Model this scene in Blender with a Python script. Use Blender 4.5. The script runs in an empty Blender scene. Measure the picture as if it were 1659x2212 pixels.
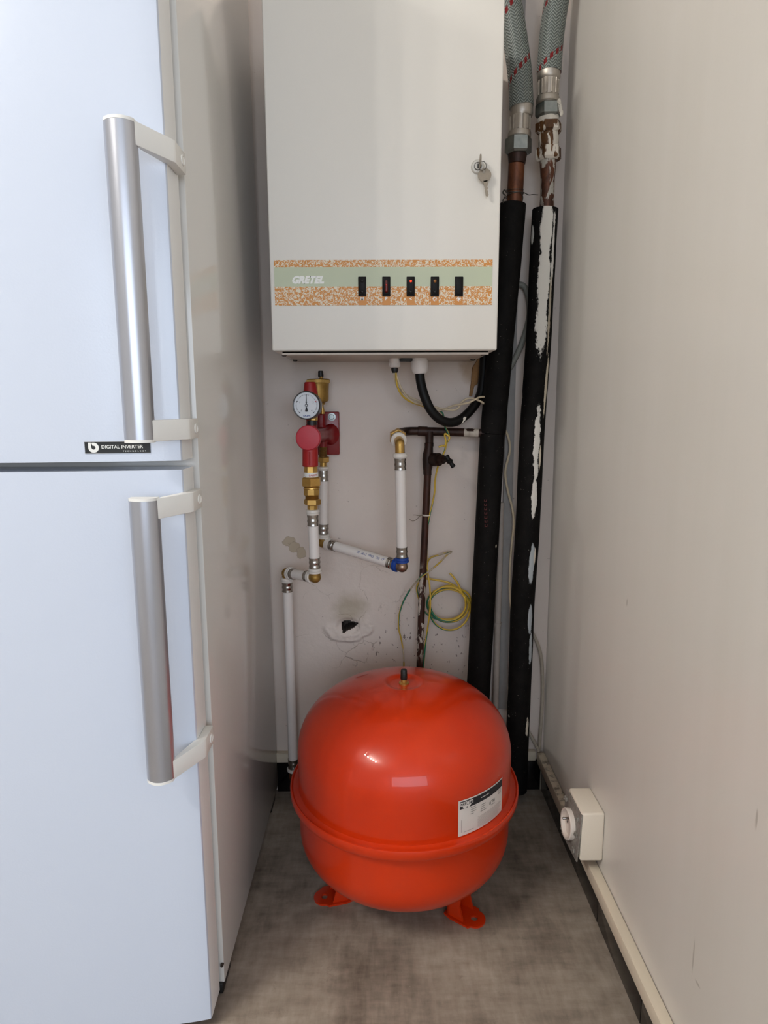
import bpy, bmesh, math, random
from mathutils import Vector as V, Matrix
from mathutils import noise as MN
random.seed(4)
PI = math.pi
S = bpy.context.scene
COL = S.collection

# ------------------------------------------------------------------ camera
FPX, CX, CY, HC = 1400.0, 829.5, 1106.0, 0.93
yv = V((-9.5, 226, FPX)).normalized()
_b = (FPX*FPX - 9.5*35)/226
zv = -V((35, -_b, FPX)).normalized()
xv = zv.cross(yv).normalized()
if xv.x < 0: xv = -xv
ROT = Matrix((xv, yv, zv))           # camera coords (right, up, forward) -> world
CAM = V((0, 0, HC))
def ray(px, py): return ROT @ V((px-CX, CY-py, FPX))
def at(px, py, Y):
    d = ray(px, py); return CAM + d*(Y/d.y)
def atX(px, py, X):
    d = ray(px, py); return CAM + d*(X/d.x)
def depth(p): return (ROT.transposed() @ (p-CAM)).z
cam = bpy.data.cameras.new('camera'); co = bpy.data.objects.new('camera', cam); COL.objects.link(co)
cam.sensor_fit = 'HORIZONTAL'; cam.sensor_width = 36; cam.lens = 36*FPX/1659
cam.clip_start = .02
cr, cu, cf = ROT.col[0], ROT.col[1], ROT.col[2]
mw = Matrix.Identity(4)
for i in range(3):
    mw[i][0] = cr[i]; mw[i][1] = cu[i]; mw[i][2] = -cf[i]; mw[i][3] = CAM[i]
co.matrix_world = mw
S.camera = co

# ------------------------------------------------------------------ materials
def nodes(name):
    m = bpy.data.materials.new(name); m.use_nodes = True
    nt = m.node_tree; b = nt.nodes['Principled BSDF']
    return m, nt, b
def lin(c):
    return tuple((x/12.92 if x <= .04045 else ((x+.055)/1.055)**2.4) for x in c)
def hexc(h):
    return lin(tuple(int(h[i:i+2], 16)/255 for i in (0, 2, 4))) + (1,)
class NB:
    """small node-building helper"""
    def __init__(s, nt): s.nt = nt; s._p = None
    def n(s, t, **kw):
        k = s.nt.nodes.new(t)
        for a, b in kw.items(): setattr(k, a, b)
        return k
    def l(s, a, b): s.nt.links.new(a, b)
    def put(s, sock, v):
        if hasattr(v, 'is_output'): s.l(v, sock)
        else: sock.default_value = v
    def math(s, op, a, b=None, c=None, clamp=False):
        k = s.n('ShaderNodeMath', operation=op, use_clamp=clamp)
        s.put(k.inputs[0], a)
        if b is not None: s.put(k.inputs[1], b)
        if c is not None: s.put(k.inputs[2], c)
        return k.outputs[0]
    def pos(s): return s.n('ShaderNodeNewGeometry').outputs['Position']
    def obj(s): return s.n('ShaderNodeTexCoord').outputs['Object']
    def uv(s): return s.n('ShaderNodeTexCoord').outputs['UV']
    def sep(s, v):
        k = s.n('ShaderNodeSeparateXYZ'); s.l(v, k.inputs[0]); return k.outputs
    def mapv(s, v, scale=(1, 1, 1), loc=(0, 0, 0), rot=(0, 0, 0)):
        k = s.n('ShaderNodeMapping'); s.l(v, k.inputs[0])
        k.inputs['Scale'].default_value = scale; k.inputs['Location'].default_value = loc; k.inputs['Rotation'].default_value = rot
        return k.outputs[0]
    def noise(s, v, scale, detail=3, rough=.5, dist=0):
        k = s.n('ShaderNodeTexNoise'); s.l(v, k.inputs['Vector'])
        k.inputs['Scale'].default_value = scale; k.inputs['Detail'].default_value = detail
        k.inputs['Roughness'].default_value = rough; k.inputs['Distortion'].default_value = dist
        return k.outputs['Fac']
    def voro(s, v, scale, feature='F1'):
        k = s.n('ShaderNodeTexVoronoi', feature=feature); s.l(v, k.inputs['Vector'])
        k.inputs['Scale'].default_value = scale
        return k.outputs['Distance']
    def ramp(s, f, *st, interp='LINEAR'):
        k = s.n('ShaderNodeValToRGB'); s.put(k.inputs[0], f); cr_ = k.color_ramp; cr_.interpolation = interp
        while len(cr_.elements) < len(st): cr_.elements.new(.5)
        for e, (p, c) in zip(cr_.elements, st):
            e.position = p; e.color = c if isinstance(c, tuple) else (c, c, c, 1)
        return k.outputs[0]
    def step(s, f, a, b):
        k = s.n('ShaderNodeMapRange', interpolation_type='SMOOTHSTEP'); s.put(k.inputs[0], f)
        k.inputs[1].default_value = a; k.inputs[2].default_value = b
        return k.outputs[0]
    def mix(s, f, a, b, blend='MIX'):
        k = s.n('ShaderNodeMix', data_type='RGBA', blend_type=blend)
        s.put(k.inputs[0], f); s.put(k.inputs[6], a); s.put(k.inputs[7], b)
        return k.outputs[2]
    def bump(s, h, strength=.2, dist=.01):
        k = s.n('ShaderNodeBump'); s.put(k.inputs['Height'], h)
        k.inputs['Strength'].default_value = strength; k.inputs['Distance'].default_value = dist
        return k.outputs[0]
    def ellipse(s, a, b, a0, b0, ra, rb, soft=.25, wob=None, wamt=.5):
        da = s.math('DIVIDE', s.math('SUBTRACT', a, a0), ra)
        db = s.math('DIVIDE', s.math('SUBTRACT', b, b0), rb)
        d = s.math('SQRT', s.math('ADD', s.math('MULTIPLY', da, da), s.math('MULTIPLY', db, db)))
        if wob is not None: d = s.math('ADD', d, s.math('MULTIPLY', s.math('SUBTRACT', wob, .5), wamt*2))
        return s.math('SUBTRACT', 1, s.step(d, 1-soft, 1+soft))
def MAT(name, hexcol, rough=.5, metal=0, var=0, vscale=15, bump=0, bscale=150, coat=0, hex2=None, spec=None):
    m, nt, b = nodes(name); k = NB(nt); c = hexc(hexcol)
    b.inputs['Roughness'].default_value = rough; b.inputs['Metallic'].default_value = metal
    b.inputs['Coat Weight'].default_value = coat
    if coat: b.inputs['Coat Roughness'].default_value = .05
    if spec is not None: b.inputs['Specular IOR Level'].default_value = spec
    p = k.pos()
    if hex2 is None: c2 = tuple(x*.75 for x in c[:3])+(1,)
    else: c2 = hexc(hex2)
    f = k.noise(p, vscale, 4, .6)
    k.l(k.ramp(f, (.5-.25, c2 if var else c), (.5+.25/max(var, .3), c)), b.inputs['Base Color'])
    if bump: k.l(k.bump(k.noise(p, bscale, 3), bump, .002), b.inputs['Normal'])
    return m

m_white = MAT('boiler_powder_coat', 'DCD8D1', .42, bump=.05, bscale=900)
m_plate = MAT('boiler_under_plate', 'D0C4B8', .55, var=.5)
m_fridge = MAT('fridge_white_enamel', 'C9D1E0', .2, bump=.05, bscale=350)
m_fridge_side = MAT('fridge_side_enamel', 'D6D4D0', .13)
m_door_edge = MAT('fridge_door_edge', 'E4E4E3', .45)
m_hplastic = MAT('handle_plastic', 'E8E7E3', .5)
m_gasket = MAT('door_gasket', 'A9B0B8', .6)
m_black = MAT('black_plastic', '101010', .45)
m_blackg = MAT('black_gloss', '060606', .3, spec=.3)
m_rubber = MAT('black_hose', '0C0B0B', .5, var=.5, spec=.25)
m_steel = MAT('press_steel', 'B9B4AE', .24, 1, var=.3)
m_zinc = MAT('zinc_fitting', 'A8ABA8', .38, 1, var=.5, vscale=60, hex2='7E8483')
m_alu = MAT('ferrule_aluminium', 'BDB5AB', .45, .85, var=.4, vscale=80)
m_brass = MAT('brass', 'D4AE68', .34, .75, var=.4, vscale=60, hex2='B48C48')
m_brassd = MAT('matt_brass', 'BE9850', .45, .6, var=.4, vscale=60, hex2='8A6A30')
m_bronze = MAT('weathered_bronze', '8A6530', .45, .6, var=.5, vscale=70, hex2='5C4018')
m_nickel = MAT('nickel_elbow', 'A89080', .3, .9, var=.4, vscale=70)
m_pex = MAT('white_pipe', 'E4DEDA', .38)
m_collar = MAT('milky_collar', 'D9D3CC', .4)
m_blue = MAT('blue_collar', '123F93', .4)
m_red = MAT('red_casting', '7A0E14', .3)
m_knob = MAT('red_knob', 'B02434', .45)
m_redcap = MAT('red_plastic', 'A01A1A', .45)
m_dial = MAT('dial_white', 'D8DCE2', .5)
m_ink = MAT('ink', '15161C', .6)
m_inkblue = MAT('ink_blue', '24428C', .6)
m_bezel = MAT('bezel_steel', '6E7073', .3, .9)
m_cream = MAT('cream_wire', 'C9B99E', .5)
m_cablew = MAT('painted_cable', 'B7AC9C', .6, var=.5, vscale=90)
m_cableg = MAT('grey_cable', '8C8C84', .6, var=.5, vscale=90)
m_trunk = MAT('trunking_pvc', 'D2C7B4', .5)
m_box = MAT('socket_box_plastic', 'DAD0C1', .55, bump=.1, bscale=400)
m_sock = MAT('socket_white', 'D9CFC6', .35)
m_rocker = MAT('rocker_black', '080707', .5, spec=.2)
m_key = MAT('key_nickel', '968A7A', .4, .5, var=.4, vscale=200)
m_wood = MAT('bare_wood', '9C7448', .8, var=.6, vscale=120, bump=.4, bscale=300)
m_conduit = MAT('painted_conduit', 'B9ADA3', .6, var=.4, vscale=60)
m_strip = MAT('shade_grey_strip', 'A19E9B', .65, var=.4, vscale=40)  # grey puts the wall's shade between the risers into the colour
m_text = MAT('print_white', 'E6E6E2', .5)
m_textg = MAT('print_grey', '8A8680', .5)
m_redink = MAT('print_red', '5E1A18', .6)
m_plaster = MAT('broken_plaster', '4E433C', .9, var=.6, vscale=70, bump=.6, bscale=200)
m_whitepaint = MAT('white_paint_drip', 'CFC8BC', .5, bump=.3, bscale=300)
m_label = MAT('label_paper', 'D4CCC6', .4)
m_screw = MAT('screw', '4E4A46', .4, .8)
m_tie = MAT('white_tie', 'CFC6BC', .5)

def glow(name, hexcol, e):
    m, nt, b = nodes(name); c = hexc(hexcol)
    b.inputs['Base Color'].default_value = c; b.inputs['Emission Color'].default_value = c
    b.inputs['Emission Strength'].default_value = e; b.inputs['Roughness'].default_value = .3
    return m
m_led = glow('lamp_red_lit', 'FF3010', 2.2)
m_redlens = glow('lens_red', '560A06', .05)
m_amber = glow('lamp_amber', '8A5416', .05)

# aluminium grip: brushed
m_grip, nt, b = nodes('brushed_aluminium'); k = NB(nt)
b.inputs['Metallic'].default_value = .75; b.inputs['Roughness'].default_value = .3
b.inputs['Base Color'].default_value = hexc('B6B8C0')
k.l(k.bump(k.noise(k.mapv(k.pos(), (60, 60, 600)), 8, 2), .05, .001), b.inputs['Normal'])

# tank enamel
m_tank, nt, b = nodes('tank_red_enamel'); k = NB(nt)
p = k.pos()
b.inputs['Roughness'].default_value = .32; b.inputs['Coat Weight'].default_value = .38; b.inputs['Coat Roughness'].default_value = .03; b.inputs['Specular IOR Level'].default_value = .25
k.l(k.ramp(k.noise(p, 5, 2), (.3, hexc('B82A05')), (.7, hexc('C23207'))), b.inputs['Base Color'])
k.l(k.bump(k.noise(p, 130, 2), .035, .002), b.inputs['Normal'])

# copper, tarnished + flaked
def copper(name, dark, light, metal=.55, flakes=None, fl_col='B8AEA2', rough=.5):
    m, nt, b = nodes(name); k = NB(nt); p = k.pos()
    f = k.noise(k.mapv(p, (1, 1, .35)), 55, 5, .65, .4)
    c = k.ramp(f, (.32, hexc(dark)), (.68, hexc(light)))
    b.inputs['Metallic'].default_value = metal; b.inputs['Roughness'].default_value = rough
    if flakes:
        z = k.sep(p)[2]
        rng = k.math('MULTIPLY', k.step(z, flakes[0]-.02, flakes[0]+.02), k.math('SUBTRACT', 1, k.step(z, flakes[1]-.02, flakes[1]+.02)))
        fl = k.math('MULTIPLY', k.step(k.noise(k.mapv(p, (1, 1, .4)), flakes[3], 4, .6, .6), flakes[2]-.02, flakes[2]+.02), rng)
        c = k.mix(fl, c, hexc(fl_col))
        k.l(k.math('MULTIPLY', k.math('SUBTRACT', 1, fl), metal), b.inputs['Metallic'])
    k.l(c, b.inputs['Base Color'])
    k.l(k.bump(f, .15, .002), b.inputs['Normal'])
    return m
m_copper = copper('aged_copper', '32170C', '784424', .35)
m_copperd = copper('dark_copper', '150D0A', '3A2118', .4)
m_copperf = copper('flaked_copper', '24130D', '4A271A', .35, (.36, .57, .56, 75))
m_copperp = copper('paint_smeared_copper', '2E1A12', '74462E', .4, (1.335, 1.50, .52, 60), 'A9A59C')
m_brownw = copper('paint_smeared_brass', '3A2414', '6A4520', .4, (1.0, 2.0, .5, 38), 'CFC8BC')

# insulation
def insulation(name, marks):
    m, nt, b = nodes(name); k = NB(nt); p = k.pos(); q = k.sep(k.uv()); u, v = q[0], q[1]
    base = k.ramp(k.noise(p, 40, 4, .6), (.35, hexc('0A0909')), (.75, hexc('151312')))
    sp = k.step(k.noise(p, 330, 1), .765, .785)
    c = k.mix(k.math('MULTIPLY', sp, .6), base, hexc('8A857E'))
    w = k.noise(k.mapv(p, (1, 1, .55)), 95, 4, .7)
    tot = None
    for (u0, v0, ru, rv, wa, hx) in marks:
        e = k.ellipse(u, v, u0, v0, ru, rv, .12, w, wa)
        c = k.mix(e, c, hexc(hx))
        tot = e if tot is None else k.math('MAXIMUM', tot, e)
    k.l(c, b.inputs['Base Color'])
    b.inputs['Roughness'].default_value = .72
    b.inputs['Specular IOR Level'].default_value = .12
    h = k.noise(p, 160, 3)
    if tot is not None: h = k.math('ADD', h, tot)
    k.l(k.bump(h, .25, .002), b.inputs['Normal'])
    return m
m_foam = insulation('pipe_insulation', [])

# braided hose
m_braid, nt, b = nodes('steel_braid'); k = NB(nt); q = k.sep(k.uv()); u, v = q[0], q[1]
un = k.math('MULTIPLY', u, 10)
tri = k.math('ABSOLUTE', k.math('SUBTRACT', k.math('FRACT', un), .5))
w = k.math('ADD', k.math('MULTIPLY', v, 180), k.math('MULTIPLY', tri, 2.6))
sw = k.math('SINE', k.math('MULTIPLY', w, 2*PI))
hgt = k.math('ADD', k.math('MULTIPLY', sw, .5), .5)
base = k.mix(hgt, hexc('585F5C'), hexc('949B96'))
hel = k.math('SUBTRACT', k.math('FRACT', k.math('SUBTRACT', k.math('ADD', k.math('MULTIPLY', v, 8.9), .395), u)), .5)
band = k.math('LESS_THAN', k.math('ABSOLUTE', hel), .045)
dash = k.math('LESS_THAN', k.math('FRACT', k.math('MULTIPLY', u, 13)), .55)
c = k.mix(k.math('MULTIPLY', band, dash), base, hexc('7E1418'))
k.l(c, b.inputs['Base Color']); b.inputs['Roughness'].default_value = .34; b.inputs['Metallic'].default_value = .35
k.l(k.bump(k.math('SUBTRACT', hgt, k.math('MULTIPLY', tri, .6)), .8, .002), b.inputs['Normal'])

# earth wire, yellow with a green stripe
m_earth, nt, b = nodes('green_yellow_wire'); k = NB(nt); q = k.sep(k.uv())
f = k.math('FRACT', k.math('ADD', q[0], k.math('MULTIPLY', q[1], 3.5)))
k.l(k.mix(k.math('LESS_THAN', f, .33), hexc('C8A63C'), hexc('1F6E52')), b.inputs['Base Color'])
b.inputs['Roughness'].default_value = .4
m_earthp, nt, b = nodes('painted_earth_wire'); k = NB(nt); q = k.sep(k.uv())
f = k.math('FRACT', k.math('ADD', q[0], k.math('MULTIPLY', q[1], 4.0)))
cc = k.mix(k.math('LESS_THAN', f, .4), hexc('B39438'), hexc('2A7058'))
k.l(k.mix(k.step(k.noise(k.pos(), 32, 2), .5, .58), cc, hexc('A99C88')), b.inputs['Base Color'])
b.inputs['Roughness'].default_value = .5

# terrazzo label band
m_terr, nt, b = nodes('orange_speckle_print'); k = NB(nt); p = k.mapv(k.pos(), (1, 0, 1))
d = k.n('ShaderNodeTexNoise'); k.l(p, d.inputs['Vector']); d.inputs['Scale'].default_value = 230; d.inputs['Detail'].default_value = 1
mx = k.n('ShaderNodeVectorMath', operation='MULTIPLY_ADD'); k.l(d.outputs['Color'], mx.inputs[0]); mx.inputs[1].default_value = (.006, 0, .006); k.l(p, mx.inputs[2])
f = k.noise(mx.outputs[0], 300, 1.5, .5, 1.2)
k.l(k.ramp(f, (.50, hexc('C27C1C')), (.55, hexc('D8CEB8'))), b.inputs['Base Color']); b.inputs['Roughness'].default_value = .4
m_orange = MAT('orange_print', 'C27C1C', .4)
m_green = MAT('sage_print', 'B4BBA0', .4)

# floor
m_floor, nt, b = nodes('grey_concrete_look_floor'); k = NB(nt); p = k.pos()
n1 = k.noise(p, 6, 5, .62, .3); n2 = k.noise(k.mapv(p, (1, .22, 1)), 70, 4, .65); n3 = k.noise(k.mapv(p, (.25, 1, 1)), 60, 4, .65)
f = k.math('ADD', k.math('MULTIPLY', n1, .55), k.math('MULTIPLY', k.math('ADD', n2, n3), .24))
c = k.ramp(f, (.36, hexc('5C5248')), (.5, hexc('857A6E')), (.64, hexc('A2978A')))
sp = k.step(k.noise(p, 260, 2), .74, .77)
c = k.mix(k.math('MULTIPLY', sp, .5), c, hexc('B5AA9C'))
c = k.mix(k.math('MULTIPLY', k.step(k.noise(p, 26, 5, .75), .58, .72), .35), c, hexc('4A4038'))
k.l(c, b.inputs['Base Color']); b.inputs['Roughness'].default_value = .55
k.l(k.bump(k.math('ADD', n2, n3), .15, .002), b.inputs['Normal'])

# right wall: satin paint with soft vertical roller smears
m_wallr, nt, b = nodes('satin_wall_paint'); k = NB(nt); p = k.pos()
n1 = k.noise(k.mapv(p, (1, 6, .7)), 2.2, 3, .5)
c = k.ramp(n1, (.3, hexc('CFCBC4')), (.7, hexc('D3CFC9')))
z = k.sep(p)
w = k.noise(p, 60, 3)
for (Y0, Z0, ry, rz) in ((.72, .24, .0015, .022), (.705, .215, .006, .002), (1.0, .62, .002, .006), (.62, .5, .002, .01)):
    c = k.mix(k.math('MULTIPLY', k.ellipse(z[1], z[2], Y0, Z0, ry, rz, .4, w, .4), .5), c, hexc('7C7468'))
k.l(c, b.inputs['Base Color']); b.inputs['Roughness'].default_value = .33
k.l(k.bump(k.math('ADD', k.noise(k.mapv(p, (1, 5, .5)), 9, 3), k.math('MULTIPLY', k.noise(p, 240, 2), .12)), .05, .005), b.inputs['Normal'])

m_walle = MAT('plain_wall_paint', 'CFC8BC', .6, bump=.08, bscale=120)
m_ceil = MAT('ceiling_paint', 'E8E4DC', .8)

# back wall: old paint with stains, cracks, peeled patch, specks
m_wallb, nt, b = nodes('old_wall_paint'); k = NB(nt); p = k.pos(); s_ = k.sep(p); X, Z = s_[0], s_[2]
c = k.ramp(k.noise(p, 5, 4, .6), (.3, hexc('D2C5BC')), (.7, hexc('DACEC5')))
P0 = at(752, 1345, 1.4705)
w1 = k.noise(p, 28, 4, .6); w2 = k.noise(p, 60, 4, .65)
region = k.ellipse(X, Z, P0.x+.01, P0.z+.02, .14, .14, .4, w1, .4)
# cracks
dv = k.n('ShaderNodeTexNoise'); k.l(p, dv.inputs['Vector']); dv.inputs['Scale'].default_value = 22; dv.inputs['Detail'].default_value = 4
mx = k.n('ShaderNodeVectorMath', operation='MULTIPLY_ADD'); k.l(dv.outputs['Color'], mx.inputs[0]); mx.inputs[1].default_value = (.05, .05, .05); k.l(p, mx.inputs[2])
vd = k.voro(k.mapv(mx.outputs[0], (1, 0, 1)), 11, 'DISTANCE_TO_EDGE')
crack = k.math('MULTIPLY', k.math('SUBTRACT', 1, k.step(vd, .001, .009)), region)
crack = k.math('MULTIPLY', crack, k.step(k.noise(p, 14, 2), .45, .57))
c = k.mix(k.math('MULTIPLY', crack, .6), c, hexc('8C7B6E'))
# yellowish stain above the hole
q = at(752, 1315, 1.4705)
c = k.mix(k.math('MULTIPLY', k.ellipse(X, Z, q.x+.004, q.z, .036, .032, .6, w1, .6), .6), c, hexc('9C9074'))
# peeled patch
for (px, py, a, bb) in ((624, 1170, .014, .010), (636, 1182, .015, .012), (650, 1194, .010, .014)):
    q = at(px, py, 1.4705)
    e = k.ellipse(X, Z, q.x, q.z, a, bb, .08, w2, .85)
    c = k.mix(e, c, hexc('BBAC96'))
    c = k.mix(k.math('MULTIPLY', k.math('MULTIPLY', e, k.math('SUBTRACT', 1, e)), 2.6), c, hexc('8E7E6E'))
# rusty smear by the riser
q = at(1030, 800, 1.4705)
c = k.mix(k.math('MULTIPLY', k.ellipse(X, Z, q.x-.008, q.z+.004, .026, .034, .45, w1, .7), .75), c, hexc('A88C6C'))
# specks low down
q = at(905, 1400, 1.4705)
reg2 = k.ellipse(X, Z, q.x, q.z, .13, .10, .6, w1, .4)
sp = k.math('MULTIPLY', k.step(k.noise(k.mapv(p, (1, 1, .55)), 150, 2), .66, .70), reg2)
c = k.mix(k.math('MULTIPLY', sp, .8), c, hexc('54403A'))
sp2 = k.step(k.noise(p, 120, 2), .75, .78)
c = k.mix(k.math('MULTIPLY', sp2, .6), c, hexc('8A7A70'))
k.l(c, b.inputs['Base Color']); b.inputs['Roughness'].default_value = .55
hh = k.math('ADD', k.math('MULTIPLY', k.noise(p, 45, 4), .4), k.math('MULTIPLY', k.math('MULTIPLY', k.noise(p, 26, 4, .6), region), 1.1))
hh = k.math('SUBTRACT', hh, k.math('MULTIPLY', crack, .6))
k.l(k.bump(hh, .35, .004), b.inputs['Normal'])

m_tile = MAT('black_tile', '0B0A0B', .14)
m_grout = MAT('grout', '8C8273', .85)
# dusty trunking top
m_dusty, nt, b = nodes('dusty_trunking'); k = NB(nt); p = k.pos(); s_ = k.sep(p)
msk = k.math('MULTIPLY', k.step(s_[1], 1.18, 1.26), k.step(k.noise(p, 55, 5, .7), .46, .62))
nz = k.n('ShaderNodeNewGeometry').outputs['Normal']
msk = k.math('MULTIPLY', msk, k.step(k.sep(nz)[2], .5, .9))
k.l(k.mix(k.math('MULTIPLY', msk, .75), hexc('D2C7B4'), hexc('4A4034')), b.inputs['Base Color']); b.inputs['Roughness'].default_value = .5

# ------------------------------------------------------------------ mesh builder
class MB:
    def __init__(s):
        s.bm = bmesh.new(); s.uvl = s.bm.loops.layers.uv.new('UVMap')
    def face(s, pts, mi=0):
        f = s.bm.faces.new([s.bm.verts.new(p) for p in pts]); f.material_index = mi; return f
    def box(s, a, b, mi=0, bev=0, seg=2, rot=None, piv=None):
        a, b = V(a), V(b); t = bmesh.new()
        bmesh.ops.create_cube(t, size=1)
        for v in t.verts: v.co = V(((a.x+b.x)/2+v.co.x*(b.x-a.x), (a.y+b.y)/2+v.co.y*(b.y-a.y), (a.z+b.z)/2+v.co.z*(b.z-a.z)))
        if bev: bmesh.ops.bevel(t, geom=list(t.edges), offset=bev, segments=seg, profile=.5, affect='EDGES')
        if rot is not None:
            pv = V(piv) if piv is not None else (a+b)/2
            for v in t.verts: v.co = pv + rot @ (v.co-pv)
        s.merge(t, mi)
    def merge(s, t, mi=0):
        mp = {}
        for v in t.verts: mp[v] = s.bm.verts.new(v.co)
        for f in t.faces:
            try: g = s.bm.faces.new([mp[v] for v in f.verts]); g.material_index = mi; g.smooth = True
            except ValueError: pass
        t.free()
    def tube(s, pts, rad, segs=16, mi=0, caps=True, straight=False, twist=0, v0=0):
        pts = [V(p) for p in pts]; n = len(pts)
        if not hasattr(rad, '__len__'): rad = [rad]*n
        T = []
        if straight: T = [(pts[-1]-pts[0]).normalized()]*n
        else:
            for i in range(n):
                d = pts[min(i+1, n-1)]-pts[max(i-1, 0)]; T.append(d.normalized())
        t = T[0]
        e = V((0, -1, 0))
        if abs(t.dot(e)) > .9: e = V((0, 0, 1))
        n1 = (e-t*e.dot(t)).normalized(); n2 = n1.cross(t)
        sg = 1
        if n2.x < 0: sg = -1
        rings = []; L = v0
        for i in range(n):
            if i:
                L += (pts[i]-pts[i-1]).length
                n1 = (n1-T[i]*n1.dot(T[i])).normalized()
            n2 = n1.cross(T[i])*sg
            ring = []
            for j in range(segs):
                a = 2*PI*(j+twist)/segs - PI
                ring.append(s.bm.verts.new(pts[i]+(n1*math.cos(a)+n2*math.sin(a))*rad[i]))
            rings.append((ring, L))
        for i in range(n-1):
            (ra, la), (rb, lb) = rings[i], rings[i+1]
            for j in range(segs):
                j2 = (j+1) % segs
                f = s.bm.faces.new((ra[j], ra[j2], rb[j2], rb[j])); f.material_index = mi; f.smooth = True
                for lp, (uu, vv) in zip(f.loops, ((j/segs, la), ((j+1)/segs, la), ((j+1)/segs, lb), (j/segs, lb))): lp[s.uvl].uv = (uu, vv)
        if caps:
            for r in (rings[0][0], rings[-1][0]):
                f = s.bm.faces.new(r); f.material_index = mi
    def lathe(s, c, prof, axis=(0, 0, 1), segs=48, mi=0, caps=False):
        ax = V(axis).normalized(); c = V(c)
        pts = [c+ax*h for r, h in prof]; rad = [max(r, 1e-5) for r, h in prof]
        e = V((0, -1, 0)) if abs(ax.y) < .9 else V((0, 0, 1))
        n1 = (e-ax*e.dot(ax)).normalized(); n2 = ax.cross(n1)
        rings = []
        for p_, r in zip(pts, rad):
            rings.append([s.bm.verts.new(p_+(n1*math.cos(2*PI*j/segs)+n2*math.sin(2*PI*j/segs))*r) for j in range(segs)])
        for ra, rb in zip(rings[:-1], rings[1:]):
            for j in range(segs):
                j2 = (j+1) % segs
                f = s.bm.faces.new((ra[j], ra[j2], rb[j2], rb[j])); f.material_index = mi; f.smooth = True
        if caps:
            for r in (rings[0], rings[-1]):
                f = s.bm.faces.new(r); f.material_index = mi
    def prism(s, poly, off, mi=0, bev=0):
        """poly: list of 3D points (planar), off: extrusion vector"""
        t = bmesh.new(); off = V(off)
        a = [t.verts.new(V(p)) for p in poly]; bb = [t.verts.new(V(p)+off) for p in poly]
        t.faces.new(a); t.faces.new(bb[::-1])
        for i in range(len(a)):
            j = (i+1) % len(a); t.faces.new((a[i], a[j], bb[j], bb[i]))
        bmesh.ops.recalc_face_normals(t, faces=t.faces)
        if bev: bmesh.ops.bevel(t, geom=list(t.edges), offset=bev, segments=2, profile=.5, affect='EDGES')
        s.merge(t, mi)
    def text(s, body, size, fn, mi=0, shear=0, bold=0, align='CENTER', space=1):
        cu = bpy.data.curves.new('t', 'FONT'); cu.body = body; cu.size = size; cu.shear = shear; cu.offset = bold
        cu.align_x = align; cu.align_y = 'CENTER'; cu.resolution_u = 4; cu.space_character = space
        o = bpy.data.objects.new('t', cu); COL.objects.link(o)
        dg = bpy.context.evaluated_depsgraph_get(); dg.update()
        me = bpy.data.meshes.new_from_object(o.evaluated_get(dg))
        vs = [s.bm.verts.new(fn(v.co.x, v.co.y)) for v in me.vertices]
        for pl in me.polygons:
            try: f = s.bm.faces.new([vs[i] for i in pl.vertices]); f.material_index = mi; f.tag = True
            except ValueError: pass
        bpy.data.objects.remove(o); bpy.data.curves.remove(cu); bpy.data.meshes.remove(me)
    def build(s, name, mats, parent=None, loc=None, angle=32, recalc=True):
        if recalc: bmesh.ops.recalc_face_normals(s.bm, faces=s.bm.faces)
        base = V((0, 0, 0))
        q = parent
        while q is not None: base = base + V(q.location); q = q.parent
        if loc is not None: off = V(loc)
        elif parent is None and s.bm.verts:
            mn = [min(v.co[i] for v in s.bm.verts) for i in range(3)]; mxx = [max(v.co[i] for v in s.bm.verts) for i in range(3)]
            off = V(((mn[0]+mxx[0])/2, (mn[1]+mxx[1])/2, mn[2]))
        else: off = base
        for v in s.bm.verts: v.co -= off
        me = bpy.data.meshes.new(name); s.bm.to_mesh(me); s.bm.free()
        for m in (mats if isinstance(mats, (list, tuple)) else [mats]): me.materials.append(m)
        me.shade_smooth(); me.set_sharp_from_angle(angle=math.radians(angle))
        o = bpy.data.objects.new(name, me); COL.objects.link(o)
        if parent is not None: o.parent = parent; o.location = off-base
        else: o.location = off
        return o
def tag(o, label, cat=None, group=None, kind=None):
    if label: o['label'] = label
    if cat: o['category'] = cat
    if group: o['group'] = group
    if kind: o['kind'] = kind
    return o
def thing(name, loc, label, cat, group=None):
    o = bpy.data.objects.new(name, None); o.location = V(loc); o.empty_display_size = .05; COL.objects.link(o)
    return tag(o, label, cat, group)
def struct(name, mb, m): return tag(mb.build(name, m), None, kind='structure')
def smooth(pts, n=6):
    pts = [V(p) for p in pts]
    P = [pts[0]*2-pts[1]]+pts+[pts[-1]*2-pts[-2]]; out = []
    for i in range(1, len(P)-2):
        for j in range(n):
            t = j/n; a, b_, c_, d = P[i-1], P[i], P[i+1], P[i+2]
            out.append(.5*((2*b_)+(c_-a)*t+(2*a-5*b_+4*c_-d)*t*t+(3*b_-a-3*c_+d)*t**3))
    out.append(pts[-1]); return out
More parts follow.
